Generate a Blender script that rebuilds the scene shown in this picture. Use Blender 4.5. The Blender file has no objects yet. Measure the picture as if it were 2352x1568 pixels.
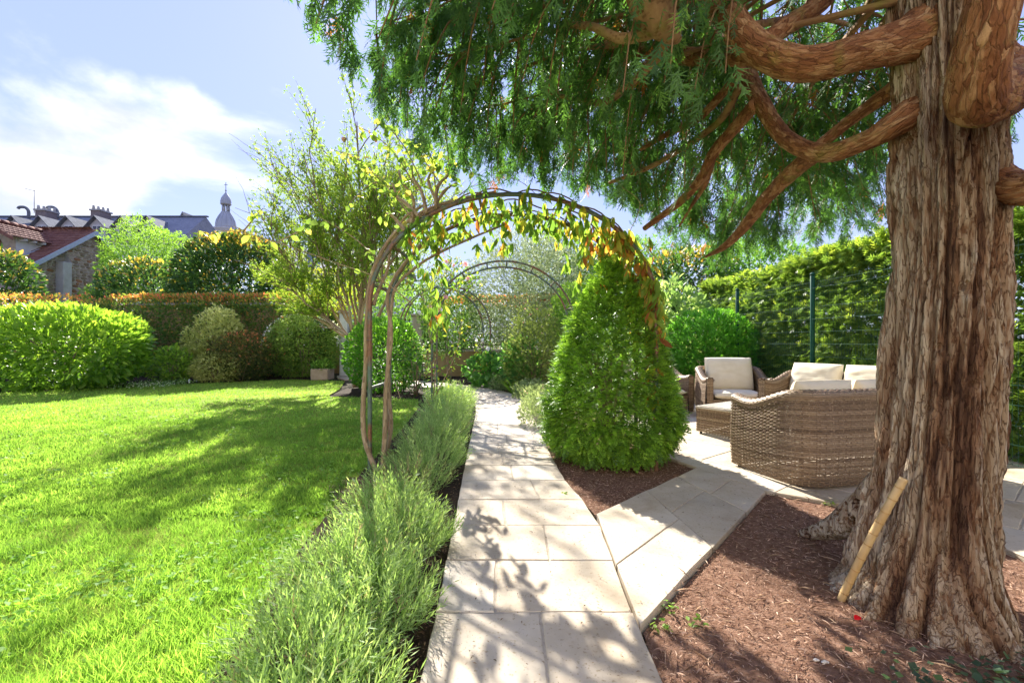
import bpy, math, random
import numpy as np
from mathutils import Vector, Matrix, Quaternion
R = math.radians
sc = bpy.context.scene
COL = sc.collection
random.seed(5)
rng = np.random.default_rng(11)

# ---------------------------------------------------------------- camera
CAMZ = 1.3
cam = bpy.data.cameras.new('camera')
cam.lens = 16.0; cam.sensor_width = 36.0; cam.sensor_fit = 'HORIZONTAL'
cam.clip_start = 0.05; cam.clip_end = 2000
camo = bpy.data.objects.new('camera', cam); COL.objects.link(camo)
camo.location = (0, 0, CAMZ); camo.rotation_euler = (R(90), 0, 0)
sc.camera = camo

# ---------------------------------------------------------------- sky, sun, exposure
SUN_AZ = (-0.30, 0.954)      # horizontal direction towards the sun
SUN_EL = R(35)
world = bpy.data.worlds.new('World'); sc.world = world; world.use_nodes = True
wt = world.node_tree; wt.nodes.clear()
def wn(t, **k):
    n = wt.nodes.new(t)
    for a, b in k.items(): setattr(n, a, b)
    return n
sky = wn('ShaderNodeTexSky', sky_type='NISHITA', sun_disc=False)
sky.sun_elevation = SUN_EL
sky.sun_rotation = math.atan2(SUN_AZ[0], SUN_AZ[1])
sky.altitude = 100; sky.air_density = 1.0; sky.dust_density = 0.2; sky.ozone_density = 2.0
bg = wn('ShaderNodeBackground'); bg.inputs['Strength'].default_value = 0.10
wo = wn('ShaderNodeOutputWorld')
tc = wn('ShaderNodeTexCoord')
sep = wn('ShaderNodeSeparateXYZ')
wt.links.new(tc.outputs['Generated'], sep.inputs[0])
def wmath(op, a, b=None, clamp=False):
    n = wn('ShaderNodeMath', operation=op, use_clamp=clamp)
    for i, v in enumerate((a, b)):
        if v is None: continue
        if isinstance(v, (int, float)): n.inputs[i].default_value = v
        else: wt.links.new(v, n.inputs[i])
    return n.outputs[0]
# clouds: soft cumulus banks, noise on the sky direction flattened towards the horizon
mp = wn('ShaderNodeMapping'); mp.inputs['Scale'].default_value = (1.0, 1.0, 2.1)
mp.inputs['Location'].default_value = (0.35, 0.1, 0.0)
wt.links.new(tc.outputs['Generated'], mp.inputs['Vector'])
nz = wn('ShaderNodeTexNoise'); nz.inputs['Scale'].default_value = 2.6; nz.inputs['Detail'].default_value = 9
nz.inputs['Roughness'].default_value = 0.55; nz.inputs['Distortion'].default_value = 0.25
wt.links.new(mp.outputs[0], nz.inputs['Vector'])
# more cloud low down, clear blue higher up
lowc = wmath('MULTIPLY', wmath('SUBTRACT', 0.45, sep.outputs['Z']), 0.05)
def bank(d, r, amt):
    # one of the cumulus banks: a soft swelling of the cloud cover round a direction
    n = wn('ShaderNodeVectorMath', operation='DISTANCE')
    v = Vector(d).normalized()
    wt.links.new(tc.outputs['Generated'], n.inputs[0]); n.inputs[1].default_value = v
    return wmath('MULTIPLY', wmath('SUBTRACT', 1.0, wmath('DIVIDE', n.outputs['Value'], r), clamp=True), amt)
cov = wmath('ADD', nz.outputs['Fac'], lowc)
for d, r, amt in (((-0.64, 1, 0.47), .15, .16), ((-0.80, 1, 0.44), .14, .12), ((-0.98, 1, 0.46), .16, .16), ((-1.14, 1, 0.47), .2, .16), ((-0.70, 1, 0.56), .07, .10),
                  ((-0.92, 1, 0.345), .09, .10), ((-1.15, 1, 0.28), .12, .10)):
    cov = wmath('ADD', cov, bank(d, r, amt))
rmp = wn('ShaderNodeValToRGB'); rmp.color_ramp.elements[0].position = 0.59; rmp.color_ramp.elements[1].position = 0.80
rmp.color_ramp.interpolation = 'EASE'
wt.links.new(cov, rmp.inputs[0])
mixc = wn('ShaderNodeMix', data_type='RGBA')
wt.links.new(rmp.outputs[0], mixc.inputs['Factor'])
haze = wn('ShaderNodeMix', data_type='RGBA')          # thin high milkiness of the whole sky
haze.inputs['Factor'].default_value = 0.93
wt.links.new(sky.outputs[0], haze.inputs['A']); haze.inputs['B'].default_value = (.60, .71, 1.42, 1)
hz = wn('ShaderNodeMix', data_type='RGBA')            # paler towards the horizon, all the way round
low = wmath('SUBTRACT', 1.0, wmath('DIVIDE', sep.outputs['Z'], 0.42), clamp=True)
wt.links.new(wmath('MULTIPLY', wmath('MULTIPLY', low, low), 0.85, clamp=True), hz.inputs['Factor'])
wt.links.new(haze.outputs['Result'], hz.inputs['A']); hz.inputs['B'].default_value = (1.12, 1.22, 1.45, 1)
wt.links.new(hz.outputs['Result'], mixc.inputs['A']); 
shade_n = wn('ShaderNodeTexNoise'); shade_n.inputs['Scale'].default_value = 4.5; shade_n.inputs['Detail'].default_value = 6
wt.links.new(mp.outputs[0], shade_n.inputs['Vector'])
cr2 = wn('ShaderNodeValToRGB'); cr2.color_ramp.elements[0].position = .36; cr2.color_ramp.elements[0].color = (1.2, 1.26, 1.45, 1)
cr2.color_ramp.elements[1].position = .66; cr2.color_ramp.elements[1].color = (2.6, 2.6, 2.65, 1)
wt.links.new(shade_n.outputs['Fac'], cr2.inputs[0]); wt.links.new(cr2.outputs[0], mixc.inputs['B'])
wt.links.new(mixc.outputs['Result'], bg.inputs['Color'])
wt.links.new(bg.outputs[0], wo.inputs[0])

sun = bpy.data.lights.new('sun', 'SUN'); sun.energy = 2.0; sun.angle = R(0.55); sun.color = (1.0, 0.94, 0.84)
suno = bpy.data.objects.new('sun', sun); COL.objects.link(suno)
sv = Vector((SUN_AZ[0]*math.cos(SUN_EL), SUN_AZ[1]*math.cos(SUN_EL), math.sin(SUN_EL))).normalized()
suno.rotation_euler = sv.to_track_quat('Z', 'Y').to_euler(); suno.location = sv*60

sc.view_settings.view_transform = 'Standard'; sc.view_settings.look = 'None'
sc.view_settings.exposure = 2.95; sc.view_settings.gamma = 1.0
sc.cycles.use_denoising = True
sc.cycles.max_bounces = 8; sc.cycles.diffuse_bounces = 5; sc.cycles.glossy_bounces = 2; sc.cycles.transmission_bounces = 7
sc.cycles.sample_clamp_indirect = 6
sc.cycles.caustics_reflective = False; sc.cycles.caustics_refractive = False

# ---------------------------------------------------------------- helpers
K = 1045.0                        # focal length in the 2352-pixel-wide reading of the photograph
def at(px, py, Y): return np.array(((px-1176)/K*Y, Y, CAMZ-(py-784)/K*Y))
def gx(px, Y): return (px-1176)/K*Y

def hsh(i, j, k):
    h = (i.astype(np.int64)*374761393 + j.astype(np.int64)*668265263 + k.astype(np.int64)*2147483647 + 1013904223) & 0xffffffff
    h = ((h ^ (h >> 13))*1274126177) & 0xffffffff
    h = ((h ^ (h >> 16))*2246822519) & 0xffffffff
    return ((h ^ (h >> 15)) & 0xffffff)/16777216.0
def vn(P):
    P = np.asarray(P, float); i = np.floor(P).astype(np.int64); f = P-i; f = f*f*(3-2*f)
    o = 0
    for a in (0, 1):
        for b in (0, 1):
            for c in (0, 1):
                w = (f[..., 0] if a else 1-f[..., 0])*(f[..., 1] if b else 1-f[..., 1])*(f[..., 2] if c else 1-f[..., 2])
                o = o + w*hsh(i[..., 0]+a, i[..., 1]+b, i[..., 2]+c)
    return o
def fbm(P, o=3, g=.5):
    P = np.asarray(P, float); s = 0; a = 1; t = 0
    for k in range(o):
        s = s+a*vn(P*(2**k)+k*17.3); t += a; a *= g
    return s/t
def unit(v):
    v = np.asarray(v, float); return v/np.maximum(np.linalg.norm(v, axis=-1, keepdims=True), 1e-9)
def rdir(n): return unit(rng.normal(size=(n, 3)))

def npmesh(name, V, Fs, mats, tint=None, smooth=False, midx=None, uv=None):
    me = bpy.data.meshes.new(name)
    if not isinstance(Fs, list): Fs = [Fs]
    Fs = [np.asarray(f, np.int32) for f in Fs if len(f)]
    V = np.asarray(V, np.float32)
    me.vertices.add(len(V)); me.vertices.foreach_set('co', V.ravel())
    nl = sum(f.size for f in Fs); npoly = sum(len(f) for f in Fs)
    me.loops.add(nl); me.loops.foreach_set('vertex_index', np.concatenate([f.ravel() for f in Fs]))
    me.polygons.add(npoly)
    tot = np.concatenate([np.full(len(f), f.shape[1], np.int32) for f in Fs])
    st = np.concatenate(([0], np.cumsum(tot)[:-1])).astype(np.int32)
    me.polygons.foreach_set('loop_start', st); me.polygons.foreach_set('loop_total', tot)
    if smooth: me.polygons.foreach_set('use_smooth', np.ones(npoly, bool))
    if midx is not None: me.polygons.foreach_set('material_index', np.asarray(midx, np.int32))
    me.update(calc_edges=True)
    for m in (mats if isinstance(mats, (list, tuple)) else [mats]): me.materials.append(m)
    if uv is not None:
        ul = me.uv_layers.new(name='UVMap'); ul.data.foreach_set('uv', np.asarray(uv, np.float32).ravel())
    if tint is not None:
        a = me.attributes.new('tint', 'FLOAT', 'FACE'); a.data.foreach_set('value', np.asarray(tint, np.float32))
    return me

def props(o, label=None, cat=None, group=None, kind=None):
    if label: o['label'] = label
    if cat: o['category'] = cat
    if group: o['group'] = group
    if kind: o['kind'] = kind
    return o
def thing(name, loc, label, cat, group=None):
    o = bpy.data.objects.new(name, None); COL.objects.link(o); o.location = tuple(float(x) for x in loc)
    o.empty_display_size = .1
    return props(o, label, cat, group)
def obj(name, me, parent=None, kind=None):
    o = bpy.data.objects.new(name, me); COL.objects.link(o)
    if parent is not None:
        o.parent = parent
        if parent.type == 'EMPTY': o.matrix_parent_inverse = Matrix.Translation(-Vector(parent.location))
    if kind: o['kind'] = kind
    return o

class MB:
    """collects polygons of any size into one mesh"""
    def __init__(s): s.v = []; s.f = []
    def poly(s, pts):
        b = len(s.v); s.v += [tuple(map(float, p)) for p in pts]; s.f.append(tuple(range(b, b+len(pts))))
    def add(s, V, F):
        b = len(s.v); s.v += [tuple(map(float, p)) for p in V]
        for f in F: s.f.append(tuple(int(i)+b for i in f))
    def box(s, c, d, rz=0.0, bev=0.0):
        x, y, z = [k/2 for k in d]; co, si = math.cos(rz), math.sin(rz)
        b = min(bev, x*.8, y*.8, z*.8)
        def w(p): return (c[0]+p[0]*co-p[1]*si, c[1]+p[0]*si+p[1]*co, c[2]+p[2])
        if b <= 0:
            V = [w((sx*x, sy*y, sz*z)) for sz in (-1, 1) for sy in (-1, 1) for sx in (-1, 1)]
            s.add(V, [(0, 2, 3, 1), (4, 5, 7, 6), (0, 1, 5, 4), (2, 6, 7, 3), (0, 4, 6, 2), (1, 3, 7, 5)])
        else:
            V = []
            for sz in (-1, 1):
                for sy in (-1, 1):
                    for sx in (-1, 1):
                        V += [w((sx*x, sy*(y-b), sz*(z-b))), w((sx*(x-b), sy*y, sz*(z-b))), w((sx*(x-b), sy*(y-b), sz*z))]
            def i(sx, sy, sz, k): return (((sz > 0)*2+(sy > 0))*2+(sx > 0))*3+k
            F = []
            for sg in (-1, 1):
                F.append([i(sg, -1, -1, 0), i(sg, 1, -1, 0), i(sg, 1, 1, 0), i(sg, -1, 1, 0)][::sg])
                F.append([i(-1, sg, -1, 1), i(1, sg, -1, 1), i(1, sg, 1, 1), i(-1, sg, 1, 1)][::-sg])
                F.append([i(-1, -1, sg, 2), i(1, -1, sg, 2), i(1, 1, sg, 2), i(-1, 1, sg, 2)][::sg])
            for a in (-1, 1):
                for c2 in (-1, 1):
                    F.append([i(a, c2, -1, 0), i(a, c2, -1, 1), i(a, c2, 1, 1), i(a, c2, 1, 0)])
                    F.append([i(a, -1, c2, 0), i(a, -1, c2, 2), i(a, 1, c2, 2), i(a, 1, c2, 0)])
                    F.append([i(-1, a, c2, 1), i(-1, a, c2, 2), i(1, a, c2, 2), i(1, a, c2, 1)])
                    for e in (-1, 1): F.append([i(a, c2, e, 0), i(a, c2, e, 1), i(a, c2, e, 2)])
            s.add(V, F)
    def mesh(s, name, mats, smooth=False):
        me = bpy.data.meshes.new(name); me.from_pydata(s.v, [], s.f)
        for m in (mats if isinstance(mats, (list, tuple)) else [mats]): me.materials.append(m)
        if smooth: me.polygons.foreach_set('use_smooth', [True]*len(me.polygons))
        me.update(); return me

def spline(pts, n):
    """Catmull-Rom through rows of any width"""
    p = np.asarray(pts, float)
    if len(p) == 2: t = np.linspace(0, 1, n)[:, None]; return p[0]*(1-t)+p[1]*t
    q = np.vstack((2*p[0]-p[1], p, 2*p[-1]-p[-2])); m = len(p)-1
    t = np.linspace(0, m, n); i = np.minimum(t.astype(int), m-1); u = (t-i)[:, None]
    a, b, c, d = q[i], q[i+1], q[i+2], q[i+3]
    return .5*((2*b)+(-a+c)*u+(2*a-5*b+4*c-d)*u*u+(-a+3*b-3*c+d)*u**3)
def tube(path, rad, sides=8, cap=True):
    p = np.asarray(path, float); n = len(p); rad = np.broadcast_to(np.asarray(rad, float), (n,))
    T = unit(np.gradient(p, axis=0)); up = np.array((0, 0, 1.)) if abs(T[0][2]) < .9 else np.array((1., 0, 0))
    A = np.zeros_like(p); a = unit(np.cross(T[0], up))
    for i in range(n):
        a = unit(a-T[i]*np.dot(a, T[i])); A[i] = a
    B = np.cross(T, A)
    th = np.linspace(0, 2*math.pi, sides, endpoint=False)
    V = p[:, None]+rad[:, None, None]*(np.cos(th)[None, :, None]*A[:, None]+np.sin(th)[None, :, None]*B[:, None])
    V = V.reshape(-1, 3)
    i = np.arange(n-1)[:, None]*sides; j = np.arange(sides)[None]; j2 = (j+1) % sides
    F = np.stack((i+j, i+j2, i+sides+j2, i+sides+j), -1).reshape(-1, 4)
    if cap:
        b = len(V); V = np.vstack((V, p[:1], p[-1:]))
        C = np.concatenate((np.stack((np.full(sides, b), j2[0], j[0]), -1), np.stack((np.full(sides, b+1), (n-1)*sides+j[0], (n-1)*sides+j2[0]), -1)))
        return V, [F, C]
    return V, [F]
def merge(parts):
    """parts: list of (V, [F...]) -> V, [tris, quads]"""
    Vs = []; by = {}; o = 0
    for V, Fs in parts:
        Vs.append(V)
        for f in Fs:
            f = np.asarray(f)
            if len(f): by.setdefault(f.shape[1], []).append(f+o)
        o += len(V)
    return np.vstack(Vs), [np.concatenate(by[k]) for k in sorted(by)]

# ---------------------------------------------------------------- materials
MATS = {}
def nt(name):
    m = bpy.data.materials.new(name); m.use_nodes = True; t = m.node_tree; t.nodes.clear()
    out = t.nodes.new('ShaderNodeOutputMaterial'); return m, t, out
def ramp(t, stops, fac=None, interp='LINEAR'):
    r = t.nodes.new('ShaderNodeValToRGB'); cr = r.color_ramp; cr.interpolation = interp
    while len(cr.elements) < len(stops): cr.elements.new(.5)
    for e, (p, c) in zip(cr.elements, stops): e.position = p; e.color = (*c, 1) if len(c) == 3 else c
    if fac is not None: t.links.new(fac, r.inputs[0])
    return r.outputs[0]
def noise(t, scale, detail=5, rough=.55, vec=None, sc3=None, typ='Object', dist=0):
    c = t.nodes.new('ShaderNodeTexCoord'); o = c.outputs[typ] if vec is None else vec
    if sc3:
        mpn = t.nodes.new('ShaderNodeMapping'); mpn.inputs['Scale'].default_value = sc3; t.links.new(o, mpn.inputs[0]); o = mpn.outputs[0]
    n = t.nodes.new('ShaderNodeTexNoise'); n.inputs['Scale'].default_value = scale; n.inputs['Detail'].default_value = detail
    n.inputs['Roughness'].default_value = rough; n.inputs['Distortion'].default_value = dist; t.links.new(o, n.inputs['Vector']); return n.outputs['Fac']
def pmat(name, stops, scale=8, rough=.75, bump=.3, bscale=None, spec=.4, sc3=None, metal=0, dist=.01, second=None, objvar=0):
    """principled; colour ramp on noise, noise bump. second=(scale, stops-multiplier strength) adds blotches"""
    if name in MATS: return MATS[name]
    m, t, out = nt(name); p = t.nodes.new('ShaderNodeBsdfPrincipled')
    c = ramp(t, stops, noise(t, scale, 6, .6, sc3=sc3))
    if second:
        mx = t.nodes.new('ShaderNodeMix'); mx.data_type = 'RGBA'; mx.blend_type = 'MULTIPLY'
        mx.inputs['Factor'].default_value = second[1]
        t.links.new(c, mx.inputs['A']); t.links.new(ramp(t, [(.38, second[2]), (.62, (1, 1, 1))], noise(t, second[0], 4)), mx.inputs['B']); c = mx.outputs['Result']
    if objvar:
        oi = t.nodes.new('ShaderNodeObjectInfo'); mx = t.nodes.new('ShaderNodeMix'); mx.data_type = 'RGBA'; mx.blend_type = 'MULTIPLY'; mx.inputs['Factor'].default_value = 1
        t.links.new(c, mx.inputs['A']); t.links.new(ramp(t, [(0, (1-objvar, 1-objvar*1.1, 1-objvar*1.25)), (1, (1, 1, 1))], oi.outputs['Random']), mx.inputs['B']); c = mx.outputs['Result']
    t.links.new(c, p.inputs['Base Color']); p.inputs['Roughness'].default_value = rough; p.inputs['Specular IOR Level'].default_value = spec; p.inputs['Metallic'].default_value = metal
    if bump:
        b = t.nodes.new('ShaderNodeBump'); b.inputs['Strength'].default_value = bump; b.inputs['Distance'].default_value = dist
        t.links.new(noise(t, bscale or scale*3, 6, .65, sc3=sc3), b.inputs['Height']); t.links.new(b.outputs[0], p.inputs['Normal'])
    t.links.new(p.outputs[0], out.inputs[0]); MATS[name] = m; return m
GAIN = 1.75
def leafmat(name, stops, rough=.5, spec=.3, trans=.48, warm=(1.12, 1.08, .6), single=False):
    """leaf: principled mixed with translucent; colour by the tint given to each leaf"""
    key = name+('_single' if single else '')
    if key in MATS: return MATS[key]
    m, t, out = nt(key); at_ = t.nodes.new('ShaderNodeAttribute'); at_.attribute_name = 'tint'
    at_.attribute_type = 'OBJECT' if single else 'GEOMETRY'
    c = ramp(t, [(a, tuple(min(.85, v*GAIN) for v in cc)) for a, cc in stops], at_.outputs['Fac'])
    p = t.nodes.new('ShaderNodeBsdfPrincipled'); t.links.new(c, p.inputs['Base Color']); p.inputs['Roughness'].default_value = max(.42, rough); p.inputs['Specular IOR Level'].default_value = min(.35, spec)
    tr = t.nodes.new('ShaderNodeBsdfTranslucent'); mx = t.nodes.new('ShaderNodeMix'); mx.data_type = 'RGBA'; mx.blend_type = 'MULTIPLY'; mx.inputs['Factor'].default_value = 1
    t.links.new(c, mx.inputs['A']); mx.inputs['B'].default_value = (*[w*1.5 for w in warm], 1); t.links.new(mx.outputs['Result'], tr.inputs[0])
    ms = t.nodes.new('ShaderNodeMixShader'); ms.inputs[0].default_value = min(.6, trans+.08)
    t.links.new(p.outputs[0], ms.inputs[1]); t.links.new(tr.outputs[0], ms.inputs[2]); t.links.new(ms.outputs[0], out.inputs[0])
    MATS[key] = m; return m

# ---------------------------------------------------------------- leaf shapes (base at origin, along +Y, length 1, face +Z)
def tpl_broad(w=.45, fold=.07, curl=.12):
    V = np.array([(0, 0, 0), (-w*.42, .28, fold), (0, .3, 0), (w*.42, .28, fold), (-w*.45, .62, fold-curl*.3), (0, .64, -curl*.3), (w*.45, .62, fold-curl*.3), (0, 1, -curl)])
    return V, [np.array([(0, 2, 1), (0, 3, 2), (4, 5, 7), (5, 6, 7)]), np.array([(1, 2, 5, 4), (2, 3, 6, 5)])]
def tpl_small(w=.5, fold=.08):
    V = np.array([(0, 0, 0), (-w/2, .5, fold), (0, 1, -.05), (w/2, .5, fold)])
    return V, [np.array([(0, 2, 1), (0, 3, 2)])]
def tpl_needle(w=.1):
    V = np.array([(-w/2, 0, 0), (w/2, 0, 0), (0, 1, -.12)])
    return V, [np.array([(0, 1, 2)])]
def tpl_blade(w=.08, bend=.3):
    V = np.array([(-w/2, 0, 0), (w/2, 0, 0), (-w*.42, .5, bend*.25), (w*.42, .5, bend*.25), (0, 1, bend)])
    return V, [np.array([(2, 3, 4)]), np.array([(0, 1, 3, 2)])]
def kite(b, d, L, w, nrm=(0, 0, 1)):
    b = np.array(b, float); d = unit(np.array(d, float)); s = np.cross(d, nrm)
    return np.array([b, b+d*L*.45-s*w/2, b+d*L, b+d*L*.45+s*w/2])
def tpl_kites(ks):
    V = np.vstack(ks); F = np.vstack([[(4*i, 4*i+2, 4*i+1), (4*i, 4*i+3, 4*i+2)] for i in range(len(ks))])
    return V, [F]
def tpl_tris(ks):
    # each kite becomes one slim triangle of the same length and width
    V = np.vstack([[k[0]+(k[1]-k[3])*.5, k[0]+(k[3]-k[1])*.5, k[2]] for k in ks]); F = np.arange(3*len(ks)).reshape(-1, 3)
    return V, [F]
def tpl_fan(n=8, sub=1, droop=.15, seed=3):
    """flat scale-leaf spray of a cypress: uneven side twigs along a bent axis"""
    r = random.Random(seed); bend = r.uniform(-.22, .22); ks = []
    def ax(t): return np.array((bend*t*t, t, -.10*t*t))
    for i in range(3): ks.append(kite(ax(i/3), ax((i+1)/3)-ax(i/3), .36, .04))
    for i in range(n):
        for s in (-1, 1):
            if r.random() < .12: continue
            t = .08+.84*(i+r.uniform(-.3, .3))/n; L = (.50*(1-t)+.12)*r.uniform(.5, 1.25); a = R(r.uniform(24, 56))
            d = unit(np.array((s*math.sin(a)+bend*t, math.cos(a), -droop*r.uniform(0, 2)))); b = ax(t)
            ks.append(kite(b, d, L, .05))
            for q in range(sub):
                u = r.uniform(.25, .6); c = b+d*L*u; a2 = a+r.choice((-1, 1))*R(r.uniform(25, 50))
                ks.append(kite(c, (s*math.sin(a2), math.cos(a2), -droop*r.uniform(0, 2)), L*.55*(1.2-u), .048))
    return tpl_tris(ks)
def tpl_yew(n=7, w=.15):
    """flat shoot with two rows of needles"""
    ks = []
    for i in range(n):
        t = .1+.8*i/n
        for s in (-1, 1):
            a = R(58-18*t); ks.append(kite((0, t, 0), (s*math.sin(a), math.cos(a), .12), .40*(1-.35*t), w))
    ks.append(kite((0, .8, 0), (0, 1, .05), .3, w))
    return tpl_kites(ks)
def tpl_tuft(n=6, w=.3, spread=60, seed=1):
    """a short twig's rosette of small leaves"""
    r = random.Random(seed); ks = []
    for i in range(n):
        a = i*2.4; e = R(r.uniform(20, spread)); d = np.array((math.sin(e)*math.cos(a), math.cos(e), math.sin(e)*math.sin(a)))
        nn = unit(np.cross(d, (math.cos(a+1.5), .2, math.sin(a+1.5)))); ks.append(kite((0, .1+.5*i/n, 0), d, r.uniform(.4, .6), w*.6, nn))
    return tpl_tris(ks)

def frames(D, N):
    D = unit(D); B = unit(np.cross(D, N)); N2 = np.cross(B, D); return B, D, N2
def stamp(tpl, P, D, N, S):
    """copies of a shape at many places -> V, [F...]"""
    V0, F0 = tpl; B, D, N2 = frames(D, N); n = len(P); S = np.broadcast_to(np.asarray(S, float), (n,)); m = len(V0)
    V = P[:, None]+S[:, None, None]*(V0[None, :, 0:1]*B[:, None]+V0[None, :, 1:2]*D[:, None]+V0[None, :, 2:3]*N2[:, None])
    o = (np.arange(n)*m)[:, None, None]
    return V.reshape(-1, 3), [(f[None]+o).reshape(-1, f.shape[1]) for f in F0]
def foliage(parent, tpl, P, D, N, S, tint, mname, stops, singles=0, part='leaf', name='foliage', **mk):
    """leaves of one plant: the ones that show largest are objects of their own, the rest one part of kind stuff"""
    n = len(P); S = np.broadcast_to(np.asarray(S, float), (n,)); tint = np.broadcast_to(np.asarray(tint, float), (n,))
    rest = np.ones(n, bool)
    if singles:
        d = np.linalg.norm(P-np.array((0, 0, CAMZ)), axis=1); q = P[:, 1] > .2
        q &= np.abs(P[:, 0]) < 1.13*np.maximum(P[:, 1], .01); q &= np.abs(P[:, 2]-CAMZ) < .75*np.maximum(P[:, 1], .01)
        ctr = P.mean(0); sd = ((P-ctr)*unit(np.array((0, 0, CAMZ))-ctr)).sum(1)/max(.3, np.ptp(P[:, 1]))
        m = np.where(q, S/d*(1+.25*sd+.12*rng.random(n)), -1); idx = np.argsort(-m)[:singles]; idx = idx[m[idx] > 0]
        rest[idx] = False
        me = npmesh(part, tpl[0], tpl[1], leafmat(mname, stops, single=True, **mk))
        B, D2, N2 = frames(D, N)
        pinv = Matrix.Translation(-Vector(parent.location)) if parent.type == 'EMPTY' else Matrix()
        for i in idx:
            o = bpy.data.objects.new(part, me); COL.objects.link(o); o.parent = parent; o.matrix_parent_inverse = pinv
            s = float(S[i])
            o.matrix_basis = Matrix([[B[i][k]*s, D2[i][k]*s, N2[i][k]*s, P[i][k]] for k in range(3)]+[[0, 0, 0, 1]])
            o['tint'] = float(tint[i])
    if rest.any():
        V, F = stamp(tpl, P[rest], D[rest], N[rest], S[rest])
        tt = np.concatenate([np.repeat(tint[rest], len(f)) for f in tpl[1]])
        # stamp() lists faces template-face-group by group, each group leaf after leaf
        return obj(name, npmesh(name, V, F, leafmat(mname, stops, **mk), tint=tt), parent, 'stuff')

def blob(n, c, r, lump=.15, freq=2.0, depth=.18, p=2.0, zmin=None, seed=0):
    """points in the leafy skin of a lumpy bush; returns points and outward normals"""
    d = rdir(n); q = d/(np.sum(np.abs(d)**p, 1)**(1/p))[:, None]
    k = 1+lump*2*(fbm(d*freq+seed*7.1+3.3, 3)-.5)
    k = k*(1-depth*np.minimum(rng.exponential(.45, n), 2.2))
    P = np.asarray(c)+q*np.asarray(r)*k[:, None]
    No = unit(d/np.asarray(r)*np.mean(r))
    if zmin is not None:
        ok = P[:, 2] > zmin; P, No = P[ok], No[ok]
    return P, No
def lay(No, up=.3, rand=.6, droop=0.):
    """leaf axis and face for leaves held outward from a surface"""
    n = len(No); ax = unit(No*.7+np.array((0, 0, up-droop))+rdir(n)*rand)
    fc = unit(No*.5+np.array((0, 0, .6))+rdir(n)*.55)
    return ax, fc
# ================================================================ ground, lawn, beds, path, terrace
def pip(P, poly):
    x, y = P[:, 0], P[:, 1]; ins = np.zeros(len(P), bool); n = len(poly)
    for i in range(n):
        (x1, y1), (x2, y2) = poly[i], poly[(i+1) % n]
        if y1 == y2: continue
        c = ((y1 > y) != (y2 > y)) & (x < (x2-x1)*(y-y1)/(y2-y1)+x1); ins ^= c
    return ins
def struct(name, me):
    return props(obj(name, me), kind='structure')
def sheet(name, poly, z, m):
    b = MB(); b.poly([(x, y, z) for x, y in poly]); return struct(name, b.mesh(name, m))

M_earth = pmat('earth', [(.3, (.055, .045, .028)), (.7, (.10, .085, .05))], 3, .95, .6, 30, .15)
M_turf = pmat('turf_soil', [(.3, (.14, .20, .02)), (.55, (.21, .27, .03)), (.8, (.30, .29, .08))], 5, .95, .5, 60, .1)
M_soil = pmat('dark_soil', [(.3, (.02, .013, .008)), (.7, (.055, .035, .02))], 20, .95, .9, 60, .15, dist=.02)
M_mulch = pmat('needle_mulch', [(.3, (.14, .07, .043)), (.5, (.23, .13, .085)), (.75, (.35, .22, .155))], 26, .95, .9, 90, .12, dist=.02)
M_joint = pmat('sand_joint', [(.3, (.36, .305, .235)), (.7, (.50, .44, .355))], 25, .95, .7, 120, .1)
M_street = pmat('street_asphalt', [(.3, (.09, .09, .09)), (.7, (.14, .14, .135))], 8, .9, .3)

b = MB(); b.poly([(-600, -200, -.04), (600, -200, -.04), (600, 900, -.04), (-600, 900, -.04)]); struct('ground', b.mesh('ground', M_earth))
sheet('street', [(-60, 19.3), (30, 19.3), (30, 26), (-60, 26)], -.03, M_street)
LAWN = [(-26, .2), (-.95, .2), (-1.0, 1.0), (-1.15, 1.73), (-1.35, 3), (-1.5, 4.6), (-1.65, 7), (-1.85, 9), (-2.1, 10.2), (-2.6, 10.4), (-4.4, 10.8), (-4.7, 12.4),
        (-5.5, 15.0), (-7.5, 15.6), (-9.8, 14.2), (-11, 13), (-13, 11.7), (-16, 11.4), (-26, 11)]
sheet('lawn', LAWN, -.006, M_turf)
sheet('lavender_bed', [(-1.02, .2), (-.30, .2), (-.36, 2.1), (-.42, 3.15), (-.54, 5.5), (-.73, 10), (-1.3, 12.4), (-2.2, 12.4), (-2.1, 10.2), (-1.85, 9), (-1.65, 7), (-1.5, 4.6), (-1.35, 3), (-1.15, 1.73)], -.002, M_soil)
MULCH = [(.57, .1), (.565, 1.73), (.585, 2.03), (2.16, 3.87), (2.57, 3.56), (3.02, 3.5), (3.02, 2.6), (7, 2.6), (7, .1)]
sheet('mulch_bed', MULCH, .0, M_mulch)
YBED = [(.50, 4.17), (.63, 3.36), (1.87, 4.6), (1.72, 5.0), (1.7, 9.6), (.62, 9.6), (.5, 7.5), (.42, 5)]
sheet('yew_bed', YBED, .0, M_mulch)
sheet('back_border', [(-1.2, 12.5), (.1, 11.6), (.62, 9.65), (7.5, 9.65), (7.5, 17), (-4.6, 17), (-4.6, 15.5)], .0, M_soil)
sheet('shrub_border', [(-26, 11.05), (-16, 11.45), (-13, 11.75), (-11, 13.05), (-9.8, 14.25), (-7.5, 15.65), (-6.9, 15.75), (-6.9, 18.6), (-26, 18.6)], -.002, M_soil)
sheet('ball_shrub_bed', [(-4.35, 10.85), (-2.62, 10.45), (-2.15, 10.3), (-2.1, 12.4), (-4.6, 12.6)], .0, M_soil)

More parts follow.
